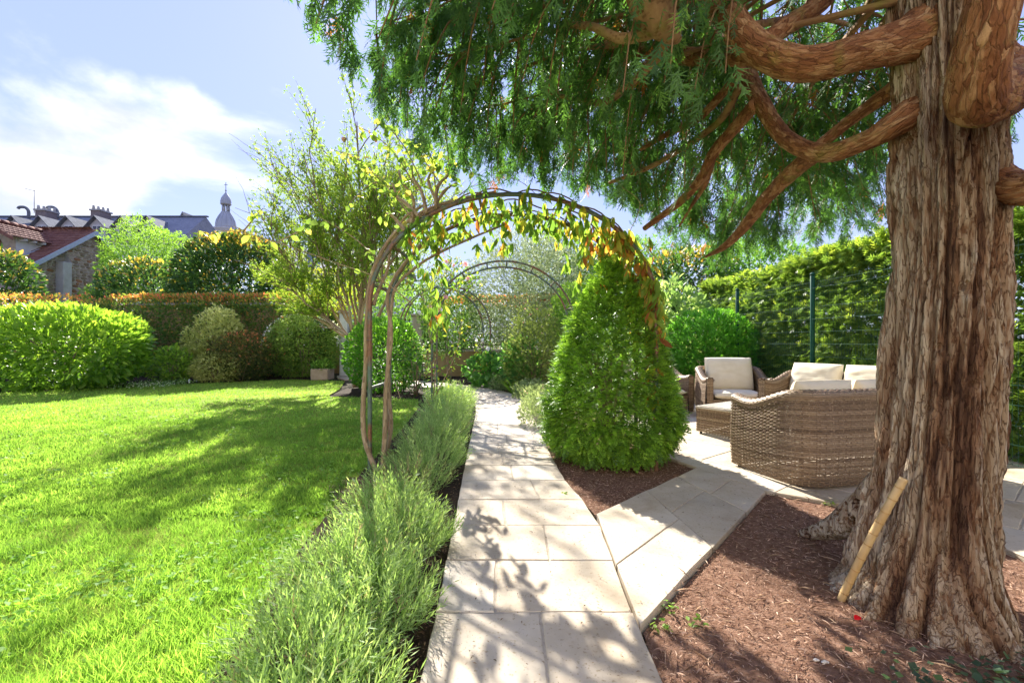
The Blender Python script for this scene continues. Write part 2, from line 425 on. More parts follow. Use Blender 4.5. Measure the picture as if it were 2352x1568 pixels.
# ---- stone slabs
def stone_mat():
    m, t, out = nt('limestone'); p = t.nodes.new('ShaderNodeBsdfPrincipled')
    c = ramp(t, [(.25, (.45, .39, .305)), (.5, (.56, .50, .405)), (.75, (.63, .57, .475))], noise(t, 3.2, 7, .62))
    oi = t.nodes.new('ShaderNodeObjectInfo')
    m1 = t.nodes.new('ShaderNodeMix'); m1.data_type = 'RGBA'; m1.blend_type = 'MULTIPLY'; m1.inputs['Factor'].default_value = 1
    t.links.new(c, m1.inputs['A']); t.links.new(ramp(t, [(0, (.82, .79, .74)), (.5, (.96, .93, .88)), (1, (1, 1, 1))], oi.outputs['Random']), m1.inputs['B'])
    st_ = t.nodes.new('ShaderNodeMix'); st_.data_type = 'RGBA'; st_.blend_type = 'MULTIPLY'; st_.inputs['Factor'].default_value = 1
    t.links.new(m1.outputs['Result'], st_.inputs['A']); t.links.new(ramp(t, [(.32, (.76, .69, .60)), (.5, (.96, .93, .89)), (.62, (1, 1, 1))], noise(t, 1.7, 8, .68, dist=.4)), st_.inputs['B'])
    sp2 = t.nodes.new('ShaderNodeMix'); sp2.data_type = 'RGBA'; sp2.blend_type = 'MULTIPLY'; sp2.inputs['Factor'].default_value = 1
    t.links.new(st_.outputs['Result'], sp2.inputs['A']); t.links.new(ramp(t, [(.30, (.66, .60, .52)), (.40, (1, 1, 1))], noise(t, 55, 3, .6)), sp2.inputs['B']); m1 = sp2
    # pits and dark specks of travertine-like limestone
    v = t.nodes.new('ShaderNodeTexVoronoi'); v.inputs['Scale'].default_value = 70; cc = t.nodes.new('ShaderNodeTexCoord'); t.links.new(cc.outputs['Object'], v.inputs['Vector'])
    pit = ramp(t, [(.10, (0, 0, 0)), (.2, (1, 1, 1))], v.outputs['Distance'])
    gate = ramp(t, [(.50, (1, 1, 1)), (.60, (0, 0, 0))], noise(t, 5, 4))
    gm = t.nodes.new('ShaderNodeMath'); gm.operation = 'MAXIMUM'; t.links.new(pit, gm.inputs[0]); t.links.new(gate, gm.inputs[1])
    m2 = t.nodes.new('ShaderNodeMix'); m2.data_type = 'RGBA'; m2.blend_type = 'MULTIPLY'; m2.inputs['Factor'].default_value = .35
    t.links.new(m1.outputs['Result'], m2.inputs['A']); t.links.new(gm.outputs[0], m2.inputs['B'])
    t.links.new(m2.outputs['Result'], p.inputs['Base Color']); p.inputs['Roughness'].default_value = .72; p.inputs['Specular IOR Level'].default_value = .35
    h = t.nodes.new('ShaderNodeMath'); h.operation = 'MULTIPLY_ADD'; t.links.new(noise(t, 40, 5, .6), h.inputs[0]); h.inputs[1].default_value = .5; t.links.new(gm.outputs[0], h.inputs[2])
    bp = t.nodes.new('ShaderNodeBump'); bp.inputs['Strength'].default_value = .5; bp.inputs['Distance'].default_value = .006; t.links.new(h.outputs[0], bp.inputs['Height']); t.links.new(bp.outputs[0], p.inputs['Normal'])
    t.links.new(p.outputs[0], out.inputs[0]); return m
M_stone = stone_mat()
def slab(parent, poly, top=.032, thick=.06, gap=.003, wob=.0035):
    """one slab: polygon inset by half a joint, edges a little worn and wavy"""
    pts = []; c = np.mean(np.array(poly, float), 0); P = np.array(poly, float)
    n = len(P)
    if n < 3: return
    Q = []
    for i in range(n):
        a, bb = P[i], P[(i+1) % n]; L = np.linalg.norm(bb-a); k = max(1, int(L/.09))
        for j in range(k): Q.append(a+(bb-a)*j/k)
    Q = np.array(Q); v = unit(c-Q)
    q = Q+v*(gap+wob*rng.random((len(Q), 1))*1.6)
    tp = top+rng.uniform(-.002, .002)
    e = .006; inn = q+unit(c-q)*e
    m = len(q); V = [(x, y, tp-thick) for x, y in q]+[(x, y, tp-e*.8) for x, y in q]+[(x, y, tp) for x, y in inn]
    F = [tuple(range(2*m, 3*m))]
    for r in (0, 1):
        for i in range(m): F.append((r*m+i, r*m+(i+1) % m, (r+1)*m+(i+1) % m, (r+1)*m+i))
    b = MB(); b.add(V, F); o = obj('slab', b.mesh('slab', M_stone), parent); return o
def clip(poly, region):
    """Sutherland-Hodgman against a convex counter-clockwise region"""
    out = [tuple(p) for p in poly]
    for i in range(len(region)):
        a = region[i]; bb = region[(i+1) % len(region)]; inp = out; out = []
        if not inp: return []
        def sd(p): return (bb[0]-a[0])*(p[1]-a[1])-(bb[1]-a[1])*(p[0]-a[0])
        for k in range(len(inp)):
            p, q = inp[k-1], inp[k]; sp, sq = sd(p), sd(q)
            if (sp >= 0) != (sq >= 0):
                t = sp/(sp-sq); out.append((p[0]+(q[0]-p[0])*t, p[1]+(q[1]-p[1])*t))
            if sq >= 0: out.append(q)
    return out
def area(p): return .5*abs(sum(p[i-1][0]*p[i][1]-p[i][0]*p[i-1][1] for i in range(len(p)))) if len(p) > 2 else 0

# path centre line and width: straight away from the camera, then bending left to the gate
LE = [(0.0, -.30), (1.73, -.35), (2.14, -.36), (3.15, -.41), (5.5, -.53), (8, -.64), (9.6, -.78), (10.8, -1.0)]
RE = [(0.0, .60), (1.73, .565), (2.14, .57), (3.36, .62), (4.17, .49), (5.5, .42), (8, .36), (9.6, .30), (10.8, .22)]
def ed(tab, y): return float(np.interp(y, [a for a, _ in tab], [c for _, c in tab]))
ys = [2.136+.507*k for k in range(-4, 17)]
poly = [(ed(LE, y)+.012, y) for y in ys]+[(ed(RE, y)-.012, y) for y in ys[::-1]]
PATH = [(ed(LE, y), y) for y in np.linspace(.1, 10.3, 30)]+[(ed(RE, y), y) for y in np.linspace(10.3, .1, 30)]
path = sheet('garden_path', poly, .0275, M_joint)
splits = {2.136-.507: [.53], 2.136: [.30, ], 2.136+.507: [.62], 2.136+2*.507: [.36], 2.136+3*.507: [.66], 2.136+4*.507: [.5], 2.136+5*.507: [.42]}
for i in range(len(ys)-1):
    y0, y1 = ys[i], ys[i+1]; s = None
    for k, v in splits.items():
        if abs(k-y0) < .01: s = v
    if s is None: s = random.choice([[.5], [.38], [.62], [.55], [.45]])
    s = [0]+s+[1]
    def pt(u, y): a, c = ed(LE, y), ed(RE, y); return (a+(c-a)*u, y)
    for u0, u1 in zip(s[:-1], s[1:]):
        j = random.uniform(-.02, .02)
        slab(path, [pt(u0, y0), pt(u1, y0+j*.3), pt(u1, y1+j*.3), pt(u0, y1)])
# the bend towards the gate (far end)
cx, cy = -3.0, 10.3
bend = [(ed(LE, 10.22)*.5+ed(RE, 10.22)*.5, 10.22), (-.62, 11.2), (-1.2, 12.2), (-2.1, 13.2), (-3.3, 14.3), (-4.6, 15.3), (-5.6, 16.2), (-6.0, 17.2)]
bp_ = spline(bend, 17); tg = unit(np.gradient(bp_, axis=0)); nr = np.stack((-tg[:, 1], tg[:, 0]), 1)
Lb, Rb = bp_+nr*.56, bp_-nr*.56
PATH2 = [tuple(p) for p in Lb]+[tuple(p) for p in Rb[::-1]]
curve = sheet('curved_path', PATH2, .0225, M_joint)
for i in range(16):
    for u0, u1 in ((0, .5), (.5, 1)) if i % 2 else ((0, .36), (.36, 1)):
        slab(curve, [tuple(Lb[i]+(Rb[i]-Lb[i])*u0), tuple(Lb[i]+(Rb[i]-Lb[i])*u1), tuple(Lb[i+1]+(Rb[i+1]-Lb[i+1])*u1), tuple(Lb[i+1]+(Rb[i+1]-Lb[i+1])*u0)], .028, .05)
# the branch to the terrace
Ld = [(.620, 3.352), (1.865, 4.59)]; Rd = [(.572, 2.035), (2.158, 3.865)]
def dg(u, t):
    a = np.array(Ld[0])*(1-t)+np.array(Ld[1])*t; c = np.array(Rd[0])*(1-t)+np.array(Rd[1])*t; return tuple(a+(c-a)*u)
branch = sheet('branch_path', [dg(0.012, .01), dg(.988, .01), dg(.988, 1), dg(.012, 1)], .0295, M_joint)
ts = [0, .42, .74, 1.0]
for i, us in enumerate(([0, .58, 1], [0, .46, 1], [0, .55, 1])):
    for u0, u1 in zip(us[:-1], us[1:]): slab(branch, [dg(u0, ts[i]), dg(u1, ts[i]), dg(u1, ts[i+1]), dg(u0, ts[i+1])], .034)
# terrace
TA = [(1.70, 5.0), (1.868, 4.592), (2.162, 3.868), (2.57, 3.57), (7, 3.57), (7, 9.6), (1.70, 9.6)]
TB = [(3.03, 3.565), (3.03, 2.61), (7, 2.61), (7, 3.565)]
terr = sheet('terrace', TA, .0265, M_joint); sheet('terrace_edge', TB, .0268, M_joint)
gs = .80; ang = R(38)
for reg in (TA, TB):
    for i in range(-14, 15):
        off = random.uniform(0, 1)
        for j in range(-14, 15):
            q = [((i+a)*gs, (j+c+off)*gs*1.35) for a, c in ((0, 0), (1, 0), (1, 1), (0, 1))]
            q = [(4.2+x*math.cos(ang)-y*math.sin(ang), 6+x*math.sin(ang)+y*math.cos(ang)) for x, y in q]
            q = clip(q, reg)
            if area(q) > .02: slab(terr, q, .031)

# ---- grass
def in_view(P, m=1.12): return (np.abs(P[:, 0]) < P[:, 1]*1.126*m+.3)
def grass(n, ylo, yhi, w, h0, h1, tpl):
    y = ylo+(yhi-ylo)*rng.random(n*3)**1.25; x = (rng.random(n*3)*2-1)*(y*1.26+.3)
    P = np.stack((x, y, np.zeros_like(x)), 1); P = P[pip(P, LAWN)][:n]; n = len(P)
    cl = fbm(P*np.array((1.3, 1.3, 0))+5, 4); cl2 = vn(P*np.array((9, 9, 0))+2)
    ok = rng.random(n) < .35+1.1*cl2; P, cl, cl2 = P[ok], cl[ok], cl2[ok]; n = len(P)
    D = unit(np.stack((rng.normal(0, .5, n), rng.normal(0, .5, n), np.ones(n)), 1)); N = unit(np.stack((rng.normal(size=n), rng.normal(size=n), np.zeros(n)), 1))
    S = rng.uniform(h0, h1, n)*(.7+.6*cl2)
    P[:, 2] = -.006
    tint = np.clip(.15+.75*(cl-.3)+rng.normal(0, .16, n), 0, 1)
    return P, D, N, S, tint
G_ST = [(0, (.07, .14, .024)), (.45, (.14, .24, .044)), (.75, (.225, .315, .078)), (1, (.40, .39, .18))]
parts = []; tints = []
for (n, a, bq, w, h0, h1) in ((70000, 1.2, 3.6, .07, .03, .065), (80000, 3.4, 7.5, .12, .03, .06), (60000, 7.2, 16, .22, .03, .055)):
    tp = tpl_blade(w, .35) if a < 2 else tpl_small(w*1.3, .06) if a < 5 else tpl_needle(w*1.2); P, D, N, S, tt = grass(n, a, bq, w, h0, h1, tp); V, F = stamp(tp, P, D, N, S); parts.append((V, F)); tints.append((tt, {f.shape[1]: len(f) for f in tp[1]}))
V, F = merge(parts)
tri = np.concatenate([np.repeat(t, k.get(3, 0)) for t, k in tints]); qd = np.concatenate([np.repeat(t, k.get(4, 0)) for t, k in tints])
grass_o = obj('lawn_grass', npmesh('lawn_grass', V, F, leafmat('grass', G_ST, rough=.5, spec=.35, trans=.5), tint=np.concatenate((tri, qd))))
props(grass_o, 'short bright green grass blades covering the lawn', 'grass', kind='stuff')
# clover and broad weeds in the grass
n = 9000; y = 1.3+10*rng.random(n*3)**1.6; x = (rng.random(n*3)*2-1)*(y*1.2+.3); P = np.stack((x, y, np.full_like(x, .0)), 1); P = P[pip(P, LAWN)]
P = P[fbm(P*np.array((1.6, 1.6, 0))+31, 3) > .53][:n]; n = len(P); P[:, 2] = rng.uniform(.01, .045, n)
D = unit(rdir(n)*np.array((1, 1, .35))); N = unit(rdir(n)*.5+np.array((0, 0, 1)))
cv = bpy.data.objects.new('lawn_clover', None)
tpw = tpl_small(.75, .06); V, F = stamp(tpw, P, D, N, rng.uniform(.016, .038, n)*(1+.05*P[:, 1]))
cv = obj('clover', npmesh('clover', V, F, leafmat('clover', [(0, (.07, .16, .02)), (1, (.15, .27, .04))], rough=.6, trans=.45), tint=np.repeat(rng.random(n), 2)))
props(cv, 'patches of clover and broad leaf weeds in the lawn', 'clover', kind='stuff')

# ---- litter on the mulch: needles, twig bits, scales
def litter(name, poly, n, box, L0, L1, wd, stops, label, z=.004, near=True):
    x = box[0]+(box[1]-box[0])*rng.random(n*3); y = box[2]+(box[3]-box[2])*rng.random(n*3)**(1.3 if near else 1)
    P = np.stack((x, y, np.full_like(x, z)), 1); P = P[pip(P, poly)][:n]; n = len(P)
    P[:, 2] += .022*fbm(P*np.array((9, 9, 0)), 3)*rng.random(n)
    D = unit(rdir(n)*np.array((1, 1, .28))); N = unit(rdir(n)*.6+np.array((0, 0, 1)))
    tp = tpl_small(wd, .04); V, F = stamp(tp, P, D, N, rng.uniform(L0, L1, n)*rng.uniform(.5, 1.3, n))
    o = obj(name, npmesh(name, V, F, leafmat(name, stops, rough=.8, spec=.15, trans=.08, warm=(1, 1, 1)), tint=np.repeat(rng.random(n), 2)))
    return props(o, label, 'litter', kind='stuff')
LIT = [(0, (.05, .024, .016)), (.35, (.13, .068, .044)), (.7, (.24, .145, .10)), (1, (.42, .31, .23))]
litter('needle_litter', MULCH, 36000, (.55, 4.6, 1.2, 3.9), .012, .038, .14, LIT, 'red brown dry needle litter under the big tree')
litter('twig_litter', MULCH, 900, (.6, 4.0, 1.3, 3.8), .05, .11, .045, [(0, (.06, .035, .022)), (.5, (.18, .11, .07)), (1, (.40, .30, .21))], 'loose dead twigs lying on the needle litter', .012)
litter('bed_litter', YBED, 12000, (.4, 1.9, 3.3, 5.4), .012, .035, .14, LIT, 'dark red brown dry litter at the foot of the clipped yew')
litter('soil_crumbs', [(-1.02, .2), (-.31, .2), (-.37, 2.1), (-.43, 3.15), (-.55, 5.5), (-.74, 10), (-1.85, 9), (-1.5, 4.6), (-1.15, 1.73)], 9000, (-1.8, -.3, 1, 6), .01, .03, .3,
       [(0, (.02, .012, .007)), (.7, (.07, .04, .022)), (1, (.2, .13, .07))], 'dark soil crumbs and dead leaves under the lavender')
ptch = [(-1.55, 4.35), (-1.2, 4.2), (-1.15, 3.75), (-1.45, 3.7), (-1.62, 4.0)]
sheet('bare_patch', ptch, .004, M_mulch)
litter('bare_patch_litter', ptch, 1500, (-1.7, -1.1, 3.6, 4.4), .015, .04, .14, LIT, 'small patch of brown bark litter at the foot of the arch post')
# bits on the paving
n = 1500; x = rng.uniform(-.35, 3.4, n); y = 1.6+4.9*rng.random(n)**1.4; P = np.stack((x, y, np.full(n, .040)), 1)
pp = pip(P, PATH) | pip(P, [dg(0, 0), dg(1, 0), dg(1, 1), dg(0, 1)]) | pip(P, TA); P = P[pp]; n = len(P)
V, F = stamp(tpl_small(.35, .1), P, unit(rdir(n)*np.array((1, 1, .1))), unit(rdir(n)*.2+np.array((0, 0, 1))), rng.uniform(.006, .022, n))
props(obj('paving_debris', npmesh('paving_debris', V, F, leafmat('debris', [(0, (.03, .02, .012)), (1, (.2, .12, .06))], trans=.05), tint=np.repeat(rng.random(n), 2))), 'tiny dry leaf bits scattered over the pale paving', 'debris', kind='stuff')
# ================================================================ the big cypress on the right
TX, TY = 2.13, 2.31
tree = thing('cypress_tree', (TX, TY, 0), 'huge old evergreen with furrowed reddish bark shading the terrace on the right', 'tree')
def barkmat(name, stops, bump=.5, scale=30, sc3=(1, 1, .35), moss=None, cracks=0):
    m, t, out = nt(name); a = t.nodes.new('ShaderNodeAttribute'); a.attribute_name = 'tint'
    p = t.nodes.new('ShaderNodeBsdfPrincipled')
    n = noise(t, scale, 6, .65, sc3=sc3)
    ad = t.nodes.new('ShaderNodeMath'); ad.operation = 'MULTIPLY_ADD'; t.links.new(n, ad.inputs[0]); ad.inputs[1].default_value = .55; t.links.new(a.outputs['Fac'], ad.inputs[2])
    sb = t.nodes.new('ShaderNodeMath'); sb.operation = 'SUBTRACT'; t.links.new(ad.outputs[0], sb.inputs[0]); sb.inputs[1].default_value = .27
    c = ramp(t, stops, sb.outputs[0])
    if moss:
        mx = t.nodes.new('ShaderNodeMix'); mx.data_type = 'RGBA'; t.links.new(c, mx.inputs['A']); mx.inputs['B'].default_value = (*moss, 1)
        t.links.new(ramp(t, [(.56, (0, 0, 0)), (.68, (.75, .75, .75))], noise(t, 5, 4)), mx.inputs['Factor']); c = mx.outputs['Result']
    hgt_in = None
    if cracks:
        # thin fissures between the fibrous strips: reddish inner bark shows in them
        cm = []
        for sc_, wd in ((cracks, .03), (cracks*3.2, .03)):
            nn_ = noise(t, sc_, 3, .5, sc3=(1, 1, .16), dist=.35); q1 = t.nodes.new('ShaderNodeMath'); q1.operation = 'SUBTRACT'; t.links.new(nn_, q1.inputs[0]); q1.inputs[1].default_value = .5
            q2 = t.nodes.new('ShaderNodeMath'); q2.operation = 'ABSOLUTE'; t.links.new(q1.outputs[0], q2.inputs[0]); cm.append(ramp(t, [(0, (0, 0, 0)), (wd, (1, 1, 1))], q2.outputs[0]))
        q3 = t.nodes.new('ShaderNodeMath'); q3.operation = 'MULTIPLY'; t.links.new(cm[0], q3.inputs[0]); t.links.new(cm[1], q3.inputs[1]); hgt_in = q3.outputs[0]
        mx = t.nodes.new('ShaderNodeMix'); mx.data_type = 'RGBA'; mx.blend_type = 'MULTIPLY'; mx.inputs['Factor'].default_value = 1; t.links.new(c, mx.inputs['A'])
        t.links.new(ramp(t, [(0, (.62, .46, .37)), (1, (1, 1, 1))], hgt_in), mx.inputs['B']); c = mx.outputs['Result']
    t.links.new(c, p.inputs['Base Color']); p.inputs['Roughness'].default_value = .85; p.inputs['Specular IOR Level'].default_value = .25
    bp = t.nodes.new('ShaderNodeBump'); bp.inputs['Strength'].default_value = bump; bp.inputs['Distance'].default_value = .008
    hn = noise(t, scale*2.2, 6, .7, sc3=sc3)
    if hgt_in is not None:
        q4 = t.nodes.new('ShaderNodeMath'); q4.operation = 'MULTIPLY_ADD'; t.links.new(hgt_in, q4.inputs[0]); q4.inputs[1].default_value = .8; t.links.new(hn, q4.inputs[2]); hn = q4.outputs[0]
    t.links.new(hn, bp.inputs['Height']); t.links.new(bp.outputs[0], p.inputs['Normal'])
    t.links.new(p.outputs[0], out.inputs[0]); return m
M_bark = barkmat('furrowed_bark', [(.0, (.085, .041, .023)), (.2, (.195, .105, .056)), (.40, (.295, .21, .135)), (.64, (.41, .335, .245)), (.95, (.59, .525, .43))], 1.0, 34, (1, 1, .3), cracks=16)
def flakymat(name, stops, scale=40, moss=(.24, .20, .045)):
    # plates of flaking bark, longer along the limb than round it (UV in metres)
    m, t, out = nt(name); p = t.nodes.new('ShaderNodeBsdfPrincipled'); cc = t.nodes.new('ShaderNodeTexCoord')
    mpn = t.nodes.new('ShaderNodeMapping'); mpn.inputs['Scale'].default_value = (1, .38, 1); t.links.new(cc.outputs['UV'], mpn.inputs[0])
    nz_ = t.nodes.new('ShaderNodeTexNoise'); nz_.inputs['Scale'].default_value = 22; nz_.inputs['Detail'].default_value = 5; t.links.new(mpn.outputs[0], nz_.inputs['Vector'])
    mv = t.nodes.new('ShaderNodeMix'); mv.data_type = 'RGBA'; mv.inputs['Factor'].default_value = .05; t.links.new(mpn.outputs[0], mv.inputs['A']); t.links.new(nz_.outputs['Color'], mv.inputs['B'])
    v = t.nodes.new('ShaderNodeTexVoronoi'); v.inputs['Scale'].default_value = scale; t.links.new(mv.outputs['Result'], v.inputs['Vector'])
    e = t.nodes.new('ShaderNodeTexVoronoi'); e.feature = 'DISTANCE_TO_EDGE'; e.inputs['Scale'].default_value = scale; t.links.new(mv.outputs['Result'], e.inputs['Vector'])
    sp_ = t.nodes.new('ShaderNodeSeparateColor'); t.links.new(v.outputs['Color'], sp_.inputs[0])
    n2 = noise(t, 55, 6, .68, vec=mpn.outputs[0]); n3 = noise(t, 9, 5, .6, vec=mpn.outputs[0])
    f = t.nodes.new('ShaderNodeMath'); f.operation = 'MULTIPLY_ADD'; t.links.new(sp_.outputs[0], f.inputs[0]); f.inputs[1].default_value = .26
    h2 = t.nodes.new('ShaderNodeMath'); h2.operation = 'MULTIPLY_ADD'; t.links.new(n2, h2.inputs[0]); h2.inputs[1].default_value = .5; t.links.new(f.outputs[0], h2.inputs[2])
    h4 = t.nodes.new('ShaderNodeMath'); h4.operation = 'MULTIPLY'; t.links.new(n3, h4.inputs[0]); h4.inputs[1].default_value = .45; t.links.new(h4.outputs[0], f.inputs[2])
    c = ramp(t, stops, h2.outputs[0])
    mx = t.nodes.new('ShaderNodeMix'); mx.data_type = 'RGBA'; t.links.new(c, mx.inputs['A']); mx.inputs['B'].default_value = (*moss, 1)
    t.links.new(ramp(t, [(.56, (0, 0, 0)), (.70, (.7, .7, .7))], noise(t, 4.5, 6, .65)), mx.inputs['Factor'])
    t.links.new(mx.outputs['Result'], p.inputs['Base Color']); p.inputs['Roughness'].default_value = .82; p.inputs['Specular IOR Level'].default_value = .25
    ed_ = ramp(t, [(0, (.5, .5, .5)), (.10, (1, 1, 1))], e.outputs['Distance']); hh = t.nodes.new('ShaderNodeMath'); hh.operation = 'MULTIPLY_ADD'; t.links.new(n2, hh.inputs[0]); hh.inputs[1].default_value = 1.2; t.links.new(ed_, hh.inputs[2])
    h3 = t.nodes.new('ShaderNodeMath'); h3.operation = 'MULTIPLY_ADD'; t.links.new(sp_.outputs[1], h3.inputs[0]); h3.inputs[1].default_value = .45; t.links.new(hh.outputs[0], h3.inputs[2])
    bp = t.nodes.new('ShaderNodeBump'); bp.inputs['Strength'].default_value = 1.0; bp.inputs['Distance'].default_value = .013; t.links.new(h3.outputs[0], bp.inputs['Height']); t.links.new(bp.outputs[0], p.inputs['Normal'])
    t.links.new(p.outputs[0], out.inputs[0]); return m
M_limb = flakymat('flaking_bark', [(.30, (.07, .025, .012)), (.46, (.185, .07, .028)), (.60, (.29, .125, .05)), (.80, (.50, .30, .15))])
M_twig = barkmat('twig_bark', [(.1, (.10, .05, .022)), (.5, (.23, .13, .06)), (.9, (.32, .21, .10))], .4, 30, (1, 1, 1), moss=(.19, .18, .04))
KNOTS = [(215, .98, .055), (222, 1.27, .05), (205, 1.62, .06), (232, .83, .045), (226, 1.9, .05), (212, 2.2, .05), (238, 1.55, .04), (218, 2.55, .05), (250, 1.1, .045)]
def trunk():
    nu, nv = 300, 380
    th = np.linspace(0, 2*math.pi, nu, endpoint=False); zz = np.concatenate((np.linspace(-.05, 3.6, nv-60), np.linspace(3.62, 9.5, 60)))
    T, Z = np.meshgrid(th, zz); r0 = .190+.010*np.exp(-((Z-1.1)/.5)**2)-.012*np.clip(Z-2.6, 0, 9)
    fl = np.exp(-np.clip(Z, 0, 9)/.30)
    lobe = (.5+.5*np.cos(T-R(212)))**1.6+.10*np.cos(3*T-R(40))+.08*np.cos(5*T+.7)
    r = r0+fl*(.02+.24*np.clip(lobe, -.05, 1.4))+.03*np.exp(-Z/.9)*np.clip(np.cos(T-R(205)), 0, 1)
    r += .018*np.cos(4*T+1.3+.35*Z)+.010*np.cos(7*T+.5*Z)
    C = np.stack((np.cos(T), np.sin(T), Z), -1)
    w = C*np.array((1.7, 1.7, .9)); wx = np.stack([fbm(w+k*9.1, 3)-.5 for k in range(3)], -1)
    st = .24+.45*np.exp(-np.clip(Z, 0, 9)/.28)
    jit = .34*(np.stack([fbm(C*np.array((6, 6, 4))+k*3.7, 3) for k in range(3)], -1)-.5)
    Q0 = np.stack((C[..., 0], C[..., 1], Z*st), -1)+wx*np.array((.30, .30, .16))
    def crack(k, zs, sd, pw): return np.clip(np.abs(2*vn(Q0*np.array((k, k, k*zs))+jit*(k/7)**.6+sd)-1)/.62, 0, 1)**pw
    o1 = crack(6.5, 1.0, 3, .55); o2 = crack(13, 1.15, 11, .6); o3 = crack(27, 1.5, 23, .7); o4 = crack(55, 2.6, 37, .8)
    fib = vn(np.stack((C[..., 0]*90, C[..., 1]*90, Z*20), -1)+jit*8)
    plate = fbm(np.stack((C[..., 0]*7, C[..., 1]*7, Z*3.4), -1)+wx*2, 3); s1 = np.clip(o1*1.25, 0, 1); s2 = np.clip(o2*1.2, 0, 1)
    d = .036*o1+.022*o2*(.35+.65*s1)+.012*o3*(.3+.7*s1)+.005*o4+.003*fib+.018*(plate-.5)
    for a, z, s in KNOTS:
        da = (T-R(a)+math.pi) % (2*math.pi)-math.pi; q = np.sqrt((da*.23)**2+((Z-z)*.8)**2)/s
        g = np.exp(-(q*1.1)**2); d = d*(1-.7*g)+.030*g+.007*g*np.cos(q*15)-.02*np.exp(-(q*4)**2)
    r = r+(d-.034)*(1+.6*fl)
    X = TX+.06*np.clip(Z-.2, 0, 1.5)+np.cos(T)*r; Y = TY+np.sin(T)*r
    V = np.stack((X, Y, Z), -1).reshape(-1, 3)
    i = np.arange(nv-1)[:, None]*nu; j = np.arange(nu)[None]; j2 = (j+1) % nu
    F = np.stack((i+j, i+j2, i+nu+j2, i+nu+j), -1).reshape(-1, 4)
    red = fbm(C*np.array((2.6, 2.6, 1.0))+40, 3)
    tint = np.clip(-.10+.46*s1*(.4+.6*s2)+.20*o3+.10*fib+.45*(plate-.45)+.14*np.exp(-Z/.5)-.32*np.clip((red-.52)/.1, 0, 1), 0, 1)
    return npmesh('trunk', V, F, M_bark, tint=tint[:-1].reshape(-1), smooth=True)
tr_o = obj('trunk', trunk(), tree)
def limb(name, pts, sides=40, rough=.10, m=None, parent=tree, n=70, amp=1.0):
    """pts: (px, py, depth, radius in pixels)"""
    q = np.array([[*at(a, b, Y), r/K*Y] for a, b, Y, r in pts]); s = spline(q, n)
    V, F = tube(s[:, :3], np.maximum(s[:, 3], .004), sides)
    if amp:
        core = np.repeat(s[:, :3], sides, 0); rr = np.repeat(s[:, 3], sides); d = unit(V[:-2]-core)
        Wv = V[:-2]*30; Wv = Wv+1.6*(np.stack([vn(V[:-2]*14+k*5) for k in range(3)], -1)-.5)
        f = np.abs(2*vn(Wv)-1); g = np.clip(f/.16, 0, 1); g = g*(.6+.4*vn(Wv*.8+9))
        lump = fbm(V[:-2]*6, 3)-.5
        V[:-2] += d*(amp*rr*(.11*(g-1)+.17*lump))[:, None]
        tint = np.clip(.15+.55*g+.7*lump, 0, 1)
        tq = tint.reshape(n, sides)[:-1].reshape(-1); tint = np.concatenate((tq, np.full(2*sides, .5)))
    else: tint = np.concatenate((np.full(sum(len(f) for f in F), .5)+0*0,))
    arc = np.concatenate(([0], np.cumsum(np.linalg.norm(np.diff(s[:, :3], axis=0), axis=1)))); circ = 2*math.pi*float(np.mean(s[:, 3]))
    jj = np.arange(sides); i0 = np.arange(n-1)[:, None]; u0, u1 = np.broadcast_to(jj/sides*circ, (n-1, sides)), np.broadcast_to((jj+1)/sides*circ, (n-1, sides)); v0, v1 = np.broadcast_to(arc[:-1][:, None], (n-1, sides)), np.broadcast_to(arc[1:][:, None], (n-1, sides))
    uv = np.stack((np.stack((u0, v0), -1), np.stack((u1, v0), -1), np.stack((u1, v1), -1), np.stack((u0, v1), -1)), 2).reshape(-1, 2); uv = np.vstack((uv, np.zeros((6*sides, 2))))
    return obj(name, npmesh(name, V, F, m or M_limb, tint=tint, smooth=True, uv=uv), parent)
limb('limb', [(2210, 40, 2.36, 82), (2130, 75, 2.34, 68), (2075, 95, 2.30, 49), (1980, 118, 2.3, 40), (1860, 148, 2.36, 38), (1770, 130, 2.45, 37), (1700, 75, 2.55, 35), (1650, 5, 2.65, 33), (1600, -110, 2.8, 31), (1560, -300, 3.0, 25), (1540, -480, 3.2, 18)], 64, n=150)
limb('limb', [(2240, 120, 2.36, 54), (2300, 190, 2.22, 63), (2275, 225, 1.95, 59), (2243, 222, 1.78, 56), (2250, 130, 1.68, 55), (2285, -20, 1.6, 53), (2330, -230, 1.55, 50), (2380, -520, 1.5, 42)], 64, n=120)
limb('limb', [(2210, 370, 2.38, 45), (2290, 415, 2.2, 40), (2355, 435, 2.05, 38), (2425, 400, 1.95, 38), (2500, 250, 1.75, 46), (2560, 0, 1.7, 42)], 48, n=80)
limb('limb', [(2200, 205, 2.37, 51), (2110, 250, 2.36, 39), (2055, 285, 2.34, 30), (1985, 325, 2.45, 22), (1890, 352, 2.65, 21), (1805, 318, 2.9, 19), (1750, 240, 3.1, 19), (1718, 165, 3.3, 18), (1700, 60, 3.5, 17), (1690, -60, 3.7, 14)], 44, n=150)
limb('limb', [(2180, 130, 2.38, 35), (2090, 180, 2.4, 28), (2040, 215, 2.5, 19), (1955, 275, 2.7, 14), (1880, 335, 2.85, 12), (1850, 352, 2.95, 11)], 28)
limb('branch', [(1870, 355, 2.72, 20), (1820, 395, 3.0, 19), (1760, 455, 3.35, 15), (1710, 520, 3.7, 12), (1665, 565, 4.0, 8), (1620, 590, 4.3, 3)], 24)
limb('branch', [(1735, 240, 3.1, 16), (1700, 280, 3.3, 14), (1640, 350, 3.6, 13), (1610, 410, 3.8, 11), (1560, 465, 4.1, 9), (1480, 525, 4.5, 6)], 20)
